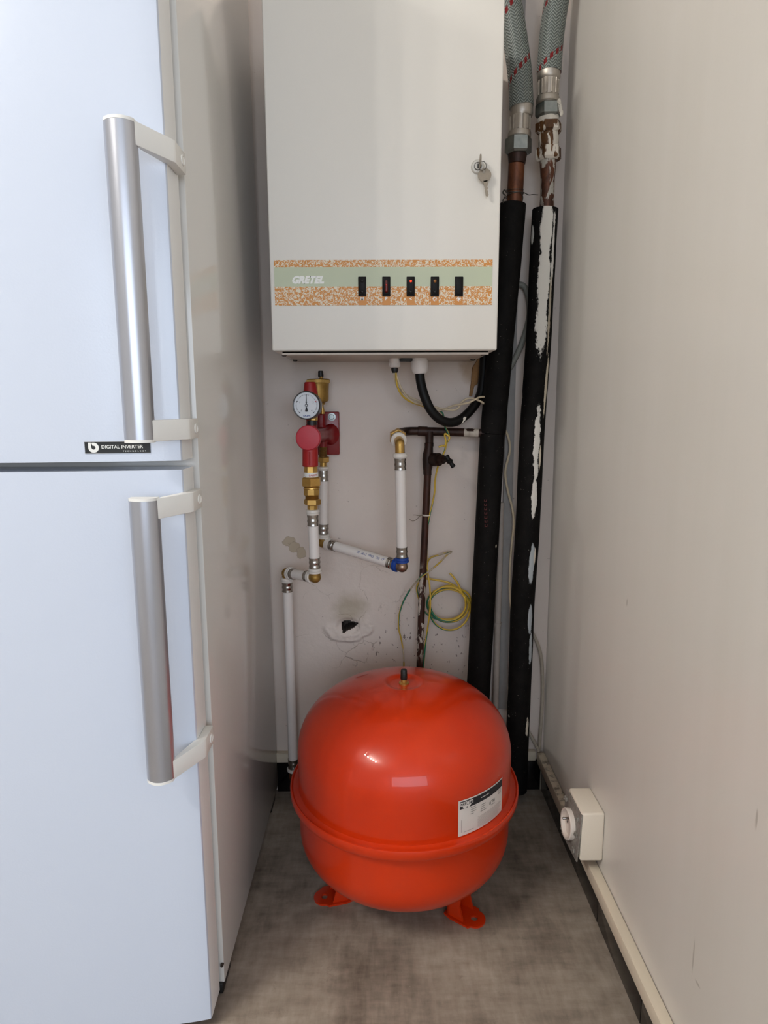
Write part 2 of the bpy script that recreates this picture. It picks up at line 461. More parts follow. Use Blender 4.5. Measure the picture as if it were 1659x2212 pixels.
# zoom-crop coordinate frames -> photo pixels
def frame(x0, y0, s): return lambda u, v: (x0+u*s, y0+v*s)
fA = frame(590, 780, 190/1201); fB = frame(780, 740, 300/1659); fC = frame(580, 1080, 340/1659)
fD = frame(820, 1060, 240/1327); f2 = frame(1000, 0, 300/1475); f4 = frame(1000, 420, 300/1144); f5 = frame(1000, 950, 300/885)
f1 = frame(560, 740, 640/1659); f6 = frame(580, 1400, 600/1659)
def P(f, u, v, Y): return at(*f(u, v), Y)
def stack(mb, f, Y, prof, segs=24, mi=0, scale=None, twist=0):
    """straight turned piece: prof = [(u, v, half width)...] in a crop frame"""
    pts = []; rad = []
    sc = f(1, 0)[0]-f(0, 0)[0]
    for (u, v, hw) in prof:
        p_ = P(f, u, v, Y); pts.append(p_); rad.append(hw*sc*depth(p_)/FPX)
    mb.tube(pts, rad, segs, mi, straight=True, twist=twist)

YB = 1.4705
WXR = .395
FX = -.2535

# ------------------------------------------------------------------ setting
mb = MB(); mb.box((-2.2, -3.2, -.1), (2.6, YB+.15, 0)); struct('floor', mb, m_floor)
mb = MB(); mb.box((-2.2, -3.2, 2.5), (2.6, YB+.15, 2.6)); struct('ceiling', mb, m_ceil)
# back wall with a broken hole (real relief on a refined grid)
hole = at(752, 1352, YB)
mb = MB()
def lines(a, b_, ca, cb, coarse, fine):
    out = []; x = a
    while x < b_-1e-6:
        out.append(x); x += fine if ca <= x < cb else coarse
    out.append(b_); return out
xs = lines(-.96, .42, hole.x-.095, hole.x+.095, .03, .0022)
zs = lines(0, 2.5, hole.z-.075, hole.z+.07, .04, .0022)
HPOLY = [at(px, py, YB) for px, py in ((738, 1343.5), (748, 1342.5), (775, 1345.5), (768, 1352), (761, 1357), (749, 1361), (742, 1366), (739, 1358))]
HPOLY = [(q.x, q.z) for q in HPOLY]
def inpoly(x, z):
    c = False; n = len(HPOLY)
    for i in range(n):
        (x0, z0), (x1, z1) = HPOLY[i], HPOLY[i-1]
        if (z0 > z) != (z1 > z) and x < (x1-x0)*(z-z0)/(z1-z0)+x0: c = not c
    return c
def sm(t): t = max(0, min(1, t)); return t*t*(3-2*t)
def wall_y(x, z):
    dx, dz = x-hole.x, z-hole.z
    nz = MN.noise(V((x*30, z*30, 1.7))); nz2 = MN.noise(V((x*80, z*80, 5.1))); nz3 = MN.noise(V((x*170, z*170, 9.1)))
    ang = math.atan2(dz, dx)
    wob = .16*MN.noise(V((math.cos(ang)*2.2, math.sin(ang)*2.2, 3)))
    d = math.hypot(dx/.064, (dz-.002)/.044)-wob           # 1 on the rim of the old plaster patch
    rim = sm((1.0-d)/(.16 if dz < 0 else .35))
    low = .35+.65*sm((.02-dz)/.04)
    y = -rim*low*(.0042+.0022*nz+.0014*nz2+.0007*nz3)
    y -= .0010*sm(1-abs(d-.90)/.14)*low*(1 if dz < 0 else .4)   # lip along the lower rim
    dh = math.hypot(dx/.026, (dz+.001)/.019)
    y += .006*sm((1.25-dh)/.6)                            # dished round the opening
    y -= .0008*nz*sm((1.6-d)/.6)
    j = .0022*nz2
    ins = inpoly(x+j, z+j*.7)
    if ins: y += .045
    return YB+y, ins
gv = [[None]*len(zs) for _ in xs]; fl = {}
for i, x in enumerate(xs):
    for j, z in enumerate(zs):
        y, ins = wall_y(x, z); v = mb.bm.verts.new((x, y, z)); gv[i][j] = v; fl[v] = ins
for i in range(len(xs)-1):
    for j in range(len(zs)-1):
        q = (gv[i][j], gv[i+1][j], gv[i+1][j+1], gv[i][j+1])
        f = mb.bm.faces.new(q); f.smooth = True
        f.material_index = 1 if sum(fl[v] for v in q) >= 1 else 0
mb.box((-.96, YB+.06, 0), (.42, YB+.15, 2.5))
o = mb.build('wall_back', [m_wallb, m_plaster], recalc=False); o['kind'] = 'structure'
mb = MB(); mb.box((WXR, .12, 0), (WXR+.12, YB+.15, 2.5), 0); struct('wall_right', mb, m_wallr)
mb = MB(); mb.box((-1.0, .75, 0), (-.88, YB+.15, 2.5), 0); struct('wall_left', mb, m_walle)
mb = MB(); n = 14
hc = V((hole.x+.004, 0, hole.z+.001))
for (r0, ya, yb) in ((.0138, .004, .04), (.0122, .004, .04)):
    for i in range(n):
        a, b_ = math.radians(5+115*i/n), math.radians(5+115*(i+1)/n)
        e0, e1 = .003*math.sin(i*1.7), .003*math.sin((i+1)*1.7)
        mb.face([hc+V((r0*math.cos(a)*1.25, YB+ya+e0, r0*math.sin(a)*.62)), hc+V((r0*math.cos(b_)*1.25, YB+ya+e1, r0*math.sin(b_)*.62)), hc+V((r0*math.cos(b_)*1.25, YB+yb, r0*math.sin(b_)*.62)), hc+V((r0*math.cos(a)*1.25, YB+yb, r0*math.sin(a)*.62))])
tag(mb.build('pipe_stub', MAT('dull_metal', '8A8480', .5, .4)), 'torn grey pipe end inside the broken hole of the back wall', 'pipe')
# skirting tiles
mb = MB(); mb.box((-.255, YB-.006, 0), (.392, YB, .078), 1)
x = -.2545
for L in (.2, .2, .2, .046): mb.box((x, YB-.009, .001), (x+L-.0025, YB-.003, .078), 0, .0008); x += L
struct('baseboard_back', mb, [m_tile, m_grout])
mb = MB(); mb.box((WXR-.002, .13, 0), (WXR, YB, .078), 1)
ys = [1.458, 1.245, 1.043, .846, .648, .45, .25, .135]
for a, b_ in zip(ys[:-1], ys[1:]): mb.box((WXR-.0035, b_+.0022, .001), (WXR, a, .078), 0, .0006)
struct('baseboard_right', mb, [m_tile, m_grout])

# ------------------------------------------------------------------ trunking
t = thing('cable_trunking', (WXR-.01, .8, .079), 'long cream plastic cable trunking on top of the black skirting of the right wall', 'cable trunking')
mb = MB(); mb.box((WXR-.0155, .13, .079), (WXR, 1.452, .1025), 0, .0008); mb.build('channel', m_dusty, t)
mb = MB(); mb.box((WXR-.0185, .13, .0795), (WXR-.0155, 1.45, .1045), 0, .0006); mb.box((WXR-.0175, .13, .1025), (WXR-.0015, 1.45, .105), 0, .0006); mb.build('cover', m_dusty, t)
t = thing('cable_trunking', (0, YB, .079), 'short white trunking along the back wall above the black tiles, behind the tank', 'cable trunking')
mb = MB(); mb.box((-.255, YB-.013, .0795), (WXR-.02, YB, .1015), 0, .001); mb.build('channel', m_trunk, t)
mb = MB(); mb.box((-.255, YB-.0145, .1012), (WXR-.02, YB-.0005, .104), 0, .0008); mb.build('cover', m_trunk, t)
# vertical strip, its grey standing in for wall shade, + conduit between the risers
a, b_ = at(1107, 1000, 1.466), at(1086, 1533, 1.466)
mb = MB()
c1, c2 = at(1096, 1000, 1.466), at(1085, 1530, 1.466)
w = .0105
mb.prism([(c2.x-w, YB-.009, c2.z), (c2.x+w, YB-.009, c2.z), (c1.x+w, YB-.009, 2.499), (c1.x-w, YB-.009, 2.499)], (0, .009, 0), 0, .001)
tag(mb.build('cable_duct', m_strip), 'flat duct, its grey standing in for shade, running up the back wall between the two black risers', 'cable duct')
t = thing('conduit', at(1062, 1560, 1.452), 'thin pale painted conduit beside the left black riser, behind the tank', 'conduit')
mb = MB(); mb.tube([P(f5, 244, 400, 1.459), P(f5, 234, 800, 1.456), P(f5, 222, 1170, 1.452), P(f5, 210, 1640, 1.45), P(f5, 205, 2000, 1.45)], .0070, 14); mb.build('tube', m_conduit, t)
mb = MB(); mb.tube([P(f5, 222.3, 1165, 1.452), P(f5, 221.8, 1185, 1.452)], .0086, 14); mb.build('coupling', m_conduit, t)

# ------------------------------------------------------------------ refrigerator
fr = thing('refrigerator', (-.555, 1.15, 0), 'tall white two-door fridge freezer standing on the left', 'refrigerator')
mb = MB()
zt = 1.78
def ry(z): return 1.462-.05*(z/zt)
t_ = bmesh.new()
vs = [t_.verts.new(p_) for p_ in [(-.8565, .91, .018), (FX, .91, .018), (FX, ry(.018), .018), (-.8565, ry(.018), .018), (-.8565, .91, zt), (FX, .91, zt), (FX, ry(zt), zt), (-.8565, ry(zt), zt)]]
for q in ((0, 3, 2, 1), (4, 5, 6, 7), (0, 1, 5, 4), (1, 2, 6, 5), (2, 3, 7, 6), (3, 0, 4, 7)): t_.faces.new([vs[i] for i in q])
bmesh.ops.bevel(t_, geom=list(t_.edges), offset=.002, segments=2, profile=.5, affect='EDGES')
mb.merge(t_); mb.build('cabinet', m_fridge_side, fr)
mb = MB(); mb.box((-.835, .896, .06), (-.275, .912, .84), 0, .003); mb.box((-.835, .896, .875), (-.275, .912, 1.75), 0, .003); mb.build('door_gasket', m_gasket, fr)
for x0 in (FX-.034, -.845):
    for y0 in (.9, 1.37):
        mb = MB(); mb.box((x0, y0+.006, .0), (x0+.032, y0+.06, .02), 0, .003); mb.build('foot', m_black, fr)
mb = MB(); q = V((-.2562, .908, .052)); mb.lathe(q, [(.0001, -.0025), (.0022, -.0025), (.0028, 0), (.0028, .004)], (0, 1, 0), 12); mb.build('screw', m_screw, fr)
XD = -.2585
def doorY(x): return .8465-.28*(.0879-(x+.555)**2)
def door(z0, z1):
    mb = MB(); N = 24
    xs_ = [-.8515+(XD+.8515)*i/N for i in range(N+1)]
    poly = [(x_, doorY(x_)) for x_ in xs_]
    # rounded vertical corners
    r_ = .004
    poly[0] = (poly[0][0], poly[0][1]+r_); poly.insert(1, (-.8515+r_*.3, doorY(-.8515)+r_*.3)); poly.insert(2, (-.8515+r_, doorY(-.8515)))
    poly[-1] = (XD-r_, doorY(XD)); poly.append((XD-r_*.3, doorY(XD)+r_*.3)); poly.append((XD, doorY(XD)+r_))
    front = list(poly)
    poly = front+[(XD, .897), (-.8515, .897)]
    t = bmesh.new()
    a = [t.verts.new((x_, y_, z0)) for x_, y_ in poly]; c = [t.verts.new((x_, y_, z1)) for x_, y_ in poly]
    t.faces.new(a[::-1]); t.faces.new(c)
    nf = len(front)
    for i in range(len(a)):
        j = (i+1) % len(a); f = t.faces.new((a[i], a[j], c[j], c[i])); f.material_index = 0 if i < nf-1 else 1
    mp = {}
    for v in t.verts: mp[v] = mb.bm.verts.new(v.co)
    for f in t.faces:
        g = mb.bm.faces.new([mp[v] for v in f.verts]); g.material_index = f.material_index
    t.free()
    # thin lip along the top and bottom edge
    return mb
d_up = door(.8625, 1.77).build('door', [m_fridge, m_door_edge], fr)
d_lo = door(.018, .8505).build('door', [m_fridge, m_door_edge], fr)
tag(d_up, 'upper refrigerator door'); tag(d_lo, 'lower freezer door')
def handle(par, z0, z1):
    # grip: shallow convex bar
    mb = MB(); x0, x1 = -.3090, -.2745; N = 14
    pr = [(x0+(x1-x0)*i/N, .790-.0105*math.sin(PI*i/N)**.7) for i in range(N+1)]
    pr += [(x1, .800), (x0, .800)]
    mb.prism([(x_, y_, z0+.0035) for x_, y_ in pr], (0, 0, z1-z0-.007), 0); mb.build('handle_grip', m_grip, par, angle=50)
    for za, zb in ((z0, z0+.0035), (z1-.0035, z1)):
        mb = MB(); mb.prism([(x_, y_-.0003, za) for x_, y_ in pr], (0, 0, zb-za), 0); mb.build('handle_end_cap', m_hplastic, par, angle=50)
    for za, zb in ((z0+.001, z0+.027), (z1-.027, z1-.001)):
        mb = MB()
        pl = [(x1-.0005, .791), (-.2475, .845), (-.2462, .849), (-.2462, .890), (-.2583, .890), (-.2583, .858), (x1-.0005, .806)]
        mb.prism([(x_, y_, za) for x_, y_ in pl], (0, 0, zb-za), 0, .0012); mb.build('handle_bracket', m_hplastic, par)
        mb = MB(); mb.lathe(((-.2466), .876, (za+zb)/2), [(.0065, 0), (.0065, .0016), (.0052, .002), (.0046, .0012), (.0001, .0012)], (1, 0, 0), 24); mb.build('screw_cover', m_hplastic, par)
handle(d_up, .8890, 1.2515)
handle(d_lo, .4440, .8215)
# DIGITAL INVERTER badge
def bp(px, py, off=.0006):
    p_ = None; x_ = -.33
    for _ in range(8):
        p_ = at(px, py, doorY(x_)-off); x_ = p_.x
    return p_
bl, br_, tr_, tl_ = bp(186, 980), bp(325, 979), bp(324, 953), bp(182, 954.5)
xa, xb, za, zb = tl_.x, tr_.x, bl.z, tl_.z
def bfn(off):
    return lambda x_, z_: V((x_, doorY(x_)-off, z_))
mb = MB(); N = 14; g = bfn(.0006)
for i in range(N):
    xl, xr = xa+(xb-xa)*i/N, xa+(xb-xa)*(i+1)/N
    mb.face([g(xl, za), g(xr, za), g(xr, zb), g(xl, zb)], 0)
g1 = bfn(.00085); g2 = bfn(.0010); hb = zb-za; wb = xb-xa
# rim
for (A, B, Cc, D) in ((xa, za, xb, za+.0004), (xa, zb-.0004, xb, zb)):
    for i in range(N):
        xl, xr = A+(Cc-A)*i/N, A+(Cc-A)*(i+1)/N
        mb.face([g1(xl, B), g1(xr, B), g1(xr, D), g1(xl, D)], 2)
# emblem: a white disc open at its upper left with an upright bar and a dark eye
ex, ez, er = xa+wb*.135, (za+zb)/2, hb*.43
def disc(cx_, cz_, r_, fn, mi, a0=0, a1=2*PI, rin=0, n=28):
    for i in range(n):
        p0, p1 = a0+(a1-a0)*i/n, a0+(a1-a0)*(i+1)/n
        if rin: mb.face([fn(cx_+rin*math.cos(p0), cz_+rin*math.sin(p0)), fn(cx_+r_*math.cos(p0), cz_+r_*math.sin(p0)), fn(cx_+r_*math.cos(p1), cz_+r_*math.sin(p1)), fn(cx_+rin*math.cos(p1), cz_+rin*math.sin(p1))], mi)
        else: mb.face([fn(cx_, cz_), fn(cx_+r_*math.cos(p0), cz_+r_*math.sin(p0)), fn(cx_+r_*math.cos(p1), cz_+r_*math.sin(p1))], mi)
disc(ex, ez, er, g1, 1, -PI*.98, PI*.62, er*.38)
mb.face([g1(ex-er, ez-er*.1), g1(ex-er*.45, ez-er*.1), g1(ex-er*.45, ez+er), g1(ex-er, ez+er)], 1)
mb.text('DIGITAL INVERTER', hb*.40, lambda x_, z_: g1(xa+wb*.253+x_*1.0, ez+hb*.04+z_), 1, bold=.0001, align='LEFT')
mb.text('TECHNOLOGY', hb*.17, lambda x_, z_: g1(xa+wb*.58+x_, za+hb*.17+z_), 1, align='LEFT', space=1.95)
tag(mb.build('badge', [m_black, m_text, m_textg], d_up, recalc=False), 'black DIGITAL INVERTER TECHNOLOGY sticker')

# ------------------------------------------------------------------ wall boiler
BY = 1.225
bo = thing('wall_boiler', (.01, YB, 1.03), 'white wall-hung electric boiler cabinet with an orange and green control strip', 'boiler')
mb = MB(); mb.box((-.197, BY, 1.0335), (.2168, YB-.012, 1.622), 0, .003, 3); mb.build('cover', m_white, bo)
mb = MB(); mb.box((-.181, BY+.012, 1.0295), (.2035, YB-.004, 1.034), 0, .001); mb.box((-.181, BY+.012, 1.0265), (.2035, BY+.0145, 1.0335), 0, .0006); mb.build('base_plate', m_plate, bo)
for (px, py, yy) in ((614, 764.5, 1.262), (637.5, 774, 1.40), (1043, 763, 1.262), (1021, 773, 1.40)):
    q = at(px, py, yy); mb = MB(); mb.lathe((q.x, q.y, 1.0297), [(.005, 0), (.005, -.002), (.0035, -.0035), (.0001, -.0035)], (0, 0, 1), 14); mb.build('screw', m_screw, bo)
def bz(px, py, o=.0): return at(px, py, BY-o)
# control strip
l0, l1 = bz(591.5, 562), bz(1064, 562); zT = l0.z; zG = bz(800, 577).z; zO = bz(800, 619).z; zB_ = bz(800, 659.5).z
mb = MB(); yS = BY-.0008
def rect(x0, x1, z0, z1, y, mi): mb.face([(x0, y, z0), (x1, y, z0), (x1, y, z1), (x0, y, z1)], mi)
mb.box((l0.x, yS+.0001, zB_), (l1.x, BY+.0005, zT), 1)
rect(l0.x, l1.x, zG, zT, yS, 0); rect(l0.x, l1.x, zO, zG, yS, 1); rect(l0.x, l1.x, zB_, zO, yS, 0)
SWX = (782.5, 834.5, 887, 939, 991)
for i, sx in enumerate(SWX):
    c = bz(sx, 650); rect(c.x-.0072, c.x+.0072, zB_, zO-.0001, yS-.0002, 2)
    cz = bz(sx, 646).z; yT = yS-.0004
    fn = lambda x_, z_, c=c, cz=cz, yT=yT: V((c.x+x_, yT, cz+z_))
    if i == 0: mb.text('M', .0085, fn, 3, bold=.0002)
    elif i == 1: mb.text('P', .0085, fn, 3, bold=.0002)
    elif i == 2: mb.text('<', .0085, fn, 3, bold=.0002)
    else:
        r0, r1, r2 = (.0016, .0026, .0042) if i == 3 else (.0002, .0018, .0044)
        for j in range(16):
            a0, a1 = 2*PI*j/16, 2*PI*(j+1)/16
            mb.face([fn(r0*math.cos(a0), r0*math.sin(a0)), fn(r1*math.cos(a0), r1*math.sin(a0)), fn(r1*math.cos(a1), r1*math.sin(a1)), fn(r0*math.cos(a1), r0*math.sin(a1))], 3)
        for j in range(8):
            a0 = 2*PI*j/8; w = .12
            mb.face([fn(r1*math.cos(a0-w*2), r1*math.sin(a0-w*2)), fn(r2*math.cos(a0-w), r2*math.sin(a0-w)), fn(r2*math.cos(a0+w), r2*math.sin(a0+w)), fn(r1*math.cos(a0+w*2), r1*math.sin(a0+w*2))], 3)
g0 = bz(664, 605.5)
mb.text('GRETEL', .0168, lambda x_, z_: V((g0.x+x_*1.0, yS-.0003, g0.z+z_)), 3, shear=.32, bold=.0010)
mb.build('control_strip', [m_terr, m_green, m_orange, m_text], bo, recalc=False)
for i, sx in enumerate(SWX):
    a, b_ = bz(sx-8.8, 598), bz(sx+8.8, 640.5)
    mb = MB(); mb.box((a.x, BY-.0035, b_.z), (b_.x, BY, a.z), 0, .001)
    # slightly tilted rocker
    rx = Matrix.Rotation(math.radians(4), 3, 'X')
    mb.box((a.x+.0022, BY-.0056, b_.z+.003), (b_.x-.0022, BY-.002, a.z-.003), 0, .0009, 2, rx)
    sw = mb.build('rocker_switch', m_rocker, bo)
    if i == 1:
        tag(sw, 'black rocker switch with a tall red lens')
        mb = MB(); m_ = (a+b_)/2
        mb.box((m_.x-.0032, BY-.0068, b_.z+.006), (m_.x+.0032, BY-.003, a.z-.005), 0, .003, 3); mb.build('lens', m_redlens, sw)
        mb = MB(); mb.lathe((m_.x, BY-.0066, m_.z+.002), [(.0012, 0), (.0008, -.0008), (.0001, -.001)], (0, 1, 0), 10); mb.build('lamp', glow('lamp_dim_red', 'C02A1A', .5), sw)
    else:
        m_ = (a+b_)/2
        for dz, mt in ((.0088, {2: m_led, 3: m_amber}.get(i, m_blackg)), (-.0095, m_blackg)):
            if i == 4: continue
            mb = MB(); y_ = BY-.0066
            mb.lathe((m_.x, y_+.0006, m_.z+dz), [(.0028, 0), (.0025, -.0006), (.0018, -.001), (.0001, -.0011)] if mt is not m_led else [(.0022, 0), (.0016, -.001), (.0001, -.0013)], (0, 1, 0), 16)
            mb.build('lamp', mt, sw)
# lock
q = bz(1031.5, 361)
mb = MB(); mb.lathe(q, [(.0118, .0005), (.0118, -.002), (.010, -.0038), (.0072, -.0038), (.007, -.0025), (.0062, -.0025), (.006, -.005), (.0001, -.005)], (0, 1, 0), 32); mb.build('lock', MAT('lock_nickel', 'C4C0B8', .4, .3), bo)
mb = MB(); mb.box((q.x-.0008, BY-.0054, q.z-.004), (q.x+.0008, BY-.0045, q.z+.004)); mb.lathe(q, [(.0062, -.0046), (.0062, -.0052), (.0056, -.0052), (.0056, -.0046)], (0, 1, 0), 24); mb.build('keyhole', m_black, bo)
# cable glands hang below
for nm, cx_, prof, lab in (('cable_gland', 0, [(400, 125, 72), (400, 170, 72), (400, 172, 64), (400, 190, 64), (400, 192, 66), (400, 240, 66), (402, 290, 58), (402, 300, 44)], 'small white cable gland'),
                      ('cable_gland', 0, [(694, 120, 86), (694, 160, 92), (694, 162, 98), (694, 218, 98), (696, 220, 103), (700, 300, 103), (702, 345, 92), (703, 372, 70)], 'big white cable gland')):
    mb = MB(); stack(mb, fB, 1.375, prof, 20)
    if 'small' in lab:
        for j in range(9):
            a = -1.3+2.6*j/8; u_ = 400+67*math.sin(a)
            p1, p2 = P(fB, u_, 245, 1.375-.012*math.cos(a)), P(fB, u_, 285, 1.375-.0115*math.cos(a)); mb.tube([p1, p2], .0006, 6)
    tag(mb.build(nm, m_pex, bo), lab)
mb = MB(); stack(mb, fB, 1.375, [(402, 292, 42), (402, 330, 42), (404, 362, 30)], 16); mb.build('gland_seal', m_black, bo)
mb = MB(); q = P(fB, 540, 200, 1.375); mb.box((q.x-.013, 1.362, q.z-.005), (q.x+.012, 1.386, q.z+.0055), 0, .002); mb.box((q.x-.0105, 1.366, q.z), (q.x+.01, 1.384, 1.031), 1, .001); mb.build('plug', [m_black, m_bronze], bo)

# keys
kq = bz(1031.5, 361)
def key(fn, thick):
    """flat key with round bow, hole and notched blade; fn(x, z) local, 0 = bow centre, blade down"""
    mb = MB(); n = 28
    out, inn = [], []
    for i in range(n):
        a = 2*PI*i/n; out.append((.0118*math.cos(a)*1.0, .0112*math.sin(a))); inn.append((.0026*math.cos(a)-.001, .006+.0026*math.sin(a)))
    for yy in (0, thick):
        O = [mb.bm.verts.new(fn(x_, z_, yy)) for x_, z_ in out]; I = [mb.bm.verts.new(fn(x_, z_, yy)) for x_, z_ in inn]
        if yy == 0: O0, I0 = O, I
        for i in range(n):
            j = (i+1) % n; mb.bm.faces.new((O[i], O[j], I[j], I[i]))
    for i in range(n):
        j = (i+1) % n; mb.bm.faces.new((O0[i], O0[j], O[j], O[i])); mb.bm.faces.new((I0[i], I0[j], I[j], I[i]))
    bl_ = [(-.0036, -.009), (-.0032, -.0135), (-.0026, -.015), (-.0026, -.0335), (.0, -.036), (.0026, -.0335), (.0018, -.030), (.0028, -.0275), (.0016, -.025), (.003, -.022), (.002, -.0195), (.0032, -.017), (.0042, -.0145), (.0036, -.009)]
    mb.prism([fn(x_, z_, 0) for x_, z_ in bl_], fn(0, 0, thick)-fn(0, 0, 0))
    return mb
kx = at(1047, 378, BY-.012)
rt = Matrix.Rotation(math.radians(-9), 3, 'Y')
mb = key(lambda x_, z_, y_: kx+rt @ V((x_, y_, z_)), .0018)
tag(mb.build('key', m_key), 'flat nickel key hanging loose below the boiler lock', 'key')
mb = key(lambda x_, z_, y_: V((kq.x+.001-.0009+y_, BY-.026-z_*-.55-.0, kq.z+x_*1.0+.002)), .0018)
# the inserted key is built edge-on: bow in front of the lock, blade running into it
mb.bm.free(); mb = MB()
def kf(x_, z_, y_): return V((kq.x+.0006+y_-.0009, BY-.0185-z_*-.72, kq.z+.003+x_)) if False else V((kq.x+.0015+y_, BY-.017+(-z_)*.75, kq.z+.004+x_*.95))
mb = key(kf, .0018)
tag(mb.build('key', m_key), 'nickel key pushed into the lock of the boiler, seen edge on', 'key')
mb = MB(); ring_c = kq+V((.0062, -.0165, -.0035))
mb.tube([ring_c+V((.0068*math.cos(a), .003*math.sin(2*a)*.3, .0075*math.sin(a))) for a in [2*PI*i/28 for i in range(29)]], .0006, 8)
tag(mb.build('key_ring', m_screw), 'thin wire ring linking the two keys', 'key ring')

# ------------------------------------------------------------------ hoses and risers
def hose(pts, v0, ferr, nut, label):
    h = thing('braided_hose', pts[-1], label, 'hose')
    mb = MB(); mb.tube(smooth(pts[::-1], 10), .0238, 40, caps=True, v0=v0); mb.build('braid', m_braid, h, angle=60)
    mb = MB(); stack(mb, f2, 1.40, ferr, 32); 
    (u0, v0, h0), (u1, v1, h1) = ferr[4], ferr[5]
    for j in range(13):
        a = 2*PI*j/13; c0, c1 = P(f2, u0, v0+6, 1.40), P(f2, u1, v1-6, 1.40)
        r0 = h0*.2034*depth(c0)/FPX; r1 = h1*.2034*depth(c1)/FPX; dv_ = V((math.cos(a), math.sin(a), 0))
        mb.tube([c0+dv_*r0, c1+dv_*r1], .0018, 6)
    mb.build('ferrule', m_alu, h)
    mb = MB(); stack(mb, f2, 1.40, nut, 6, twist=.5); mb.build('hex_nut', m_zinc, h, angle=20)
    return h
top = 1.40
L0 = [V((.215, 1.42, 2.499)), V((.225, 1.405, 2.1)), at(1084, -75, top), at(1091, -35, top), P(f2, 485, 0, top), P(f2, 522, 200, top), P(f2, 567, 500, top), P(f2, 605, 800, top), P(f2, 622, 1140, top)]
hose(L0, 0, [(622, 1128, 116), (625, 1133, 119), (624, 1215, 118), (620, 1240, 110), (606, 1245, 108), (603, 1405, 107), (602, 1412, 120), (600, 1432, 123), (598, 1465, 122), (596, 1480, 108)],
     [(590, 1468, 122), (590, 1478, 140), (586, 1620, 143), (585, 1640, 118)], 'grey braided flexible hose with red dashes, the one nearer the boiler')
R0 = [V((.362, 1.42, 2.499)), V((.368, 1.405, 2.1)), at(1224, -75, top), at(1214, -38, top), P(f2, 997, 0, top), P(f2, 941, 400, top), P(f2, 917, 740, top), P(f2, 915, 770, top)]
hose(R0, .044, [(915, 742, 112), (915, 748, 119), (912, 830, 120), (910, 855, 112), (909, 860, 108), (903, 1030, 106), (902, 1040, 118), (900, 1060, 122), (898, 1095, 120), (896, 1112, 104)],
     [(904, 1110, 118), (904, 1122, 134), (902, 1235, 136), (900, 1258, 112)], 'grey braided flexible hose with red dashes, the one in the right corner')
mb = MB()
for (u, v, r) in ((1020, 1095, 22), (1035, 1150, 20), (1046, 1200, 18), (1020, 1085, 20)):
    q = P(f2, u, v, 1.385); bmesh.ops.create_icosphere(mb.bm, subdivisions=2, radius=r*.2034/FPX*1.4, matrix=Matrix.Translation(q) @ Matrix.Diagonal((1, .6, 1.8, 1)))
mb.tube([P(f2, 1000, 1075, 1.38), P(f2, 1030, 1110, 1.384), P(f2, 1045, 1210, 1.386)], .003, 8)
for f in mb.bm.faces: f.smooth = True
tag(mb.build('paint_drip', m_whitepaint, bpy.data.objects['braided_hose.001']), 'white paint drip')
RY = 1.415
# left riser
lr = thing('heating_riser', (at(1040, 1400, RY).x-.012, RY, 0), 'black insulated heating riser beside the boiler, left of the two', 'pipe')
mb = MB()
pts = [P(f2, 585, 1640, 1.40), P(f2, 577, 1660, 1.402), P(f2, 568, 1760, 1.405), P(f2, 562, 1900, 1.408), P(f2, 548, 2160, 1.413), P(f2, 545, 2300, RY)]
mb.tube(pts, [.0162]*6, 24); mb.build('copper_tube', m_copper, lr)
mb = MB(); stack(mb, f2, 1.402, [(580, 1615, 100), (578, 1650, 100), (574, 1740, 88), (572, 1745, 80)], 24); mb.build('socket', m_copperd, lr)
def bundle(pts, r, mat, name, par, segs=32):
    mb = MB(); p_ = smooth(pts, 14)
    rr = [r*(1+.018*MN.noise(V((q.x*8, q.y*8, q.z*22)))) for q in p_]
    mb.tube(p_, rr, segs); 
    return mb.build(name, mat, par, angle=50)
A = [at(1107.5, 442, RY), at(1098, 560, RY), at(1086, 690, RY), at(1078, 780, RY), at(1070, 870, RY), at(1065, 936, RY)]
bundle(A, .0272, m_foam, 'foam_sleeve', lr)
ptsB = [at(1063.5, 937, RY-.001), at(1060, 1000, RY), at(1052, 1150, RY), at(1044, 1290, RY), at(1037, 1420, RY), at(1031, 1530, RY), at(1022, 1700, RY)]
lowfoam = insulation('pipe_insulation_low', [(.62, .245, .012, .0035, .3, 'C9BFA8'), (.16, .42, .06, .012, .6, '8A857E'), (.72, .28, .01, .012, .7, '5A5650')])
ptsB[-1] = V((ptsB[-1].x, RY, .012))
bundle(ptsB, .0268, lowfoam, 'foam_sleeve', lr)
# faint red printed mark on the lower sleeve
mb = MB()
for i in range(7):
    q0 = at(1050-.9*i*.25, 1138-i*9.0, RY-.0280); L_ = .0058 if i % 2 else .0074
    for dx in (-.0022, .0022): mb.box((q0.x+dx-.0006, q0.y-.0002, q0.z), (q0.x+dx+.0006, q0.y+.001, q0.z+.0052))
    mb.box((q0.x-.0028, q0.y-.0002, q0.z), (q0.x+.0028, q0.y+.001, q0.z+.0010))
mb.build('printed_mark', m_redink, lr)
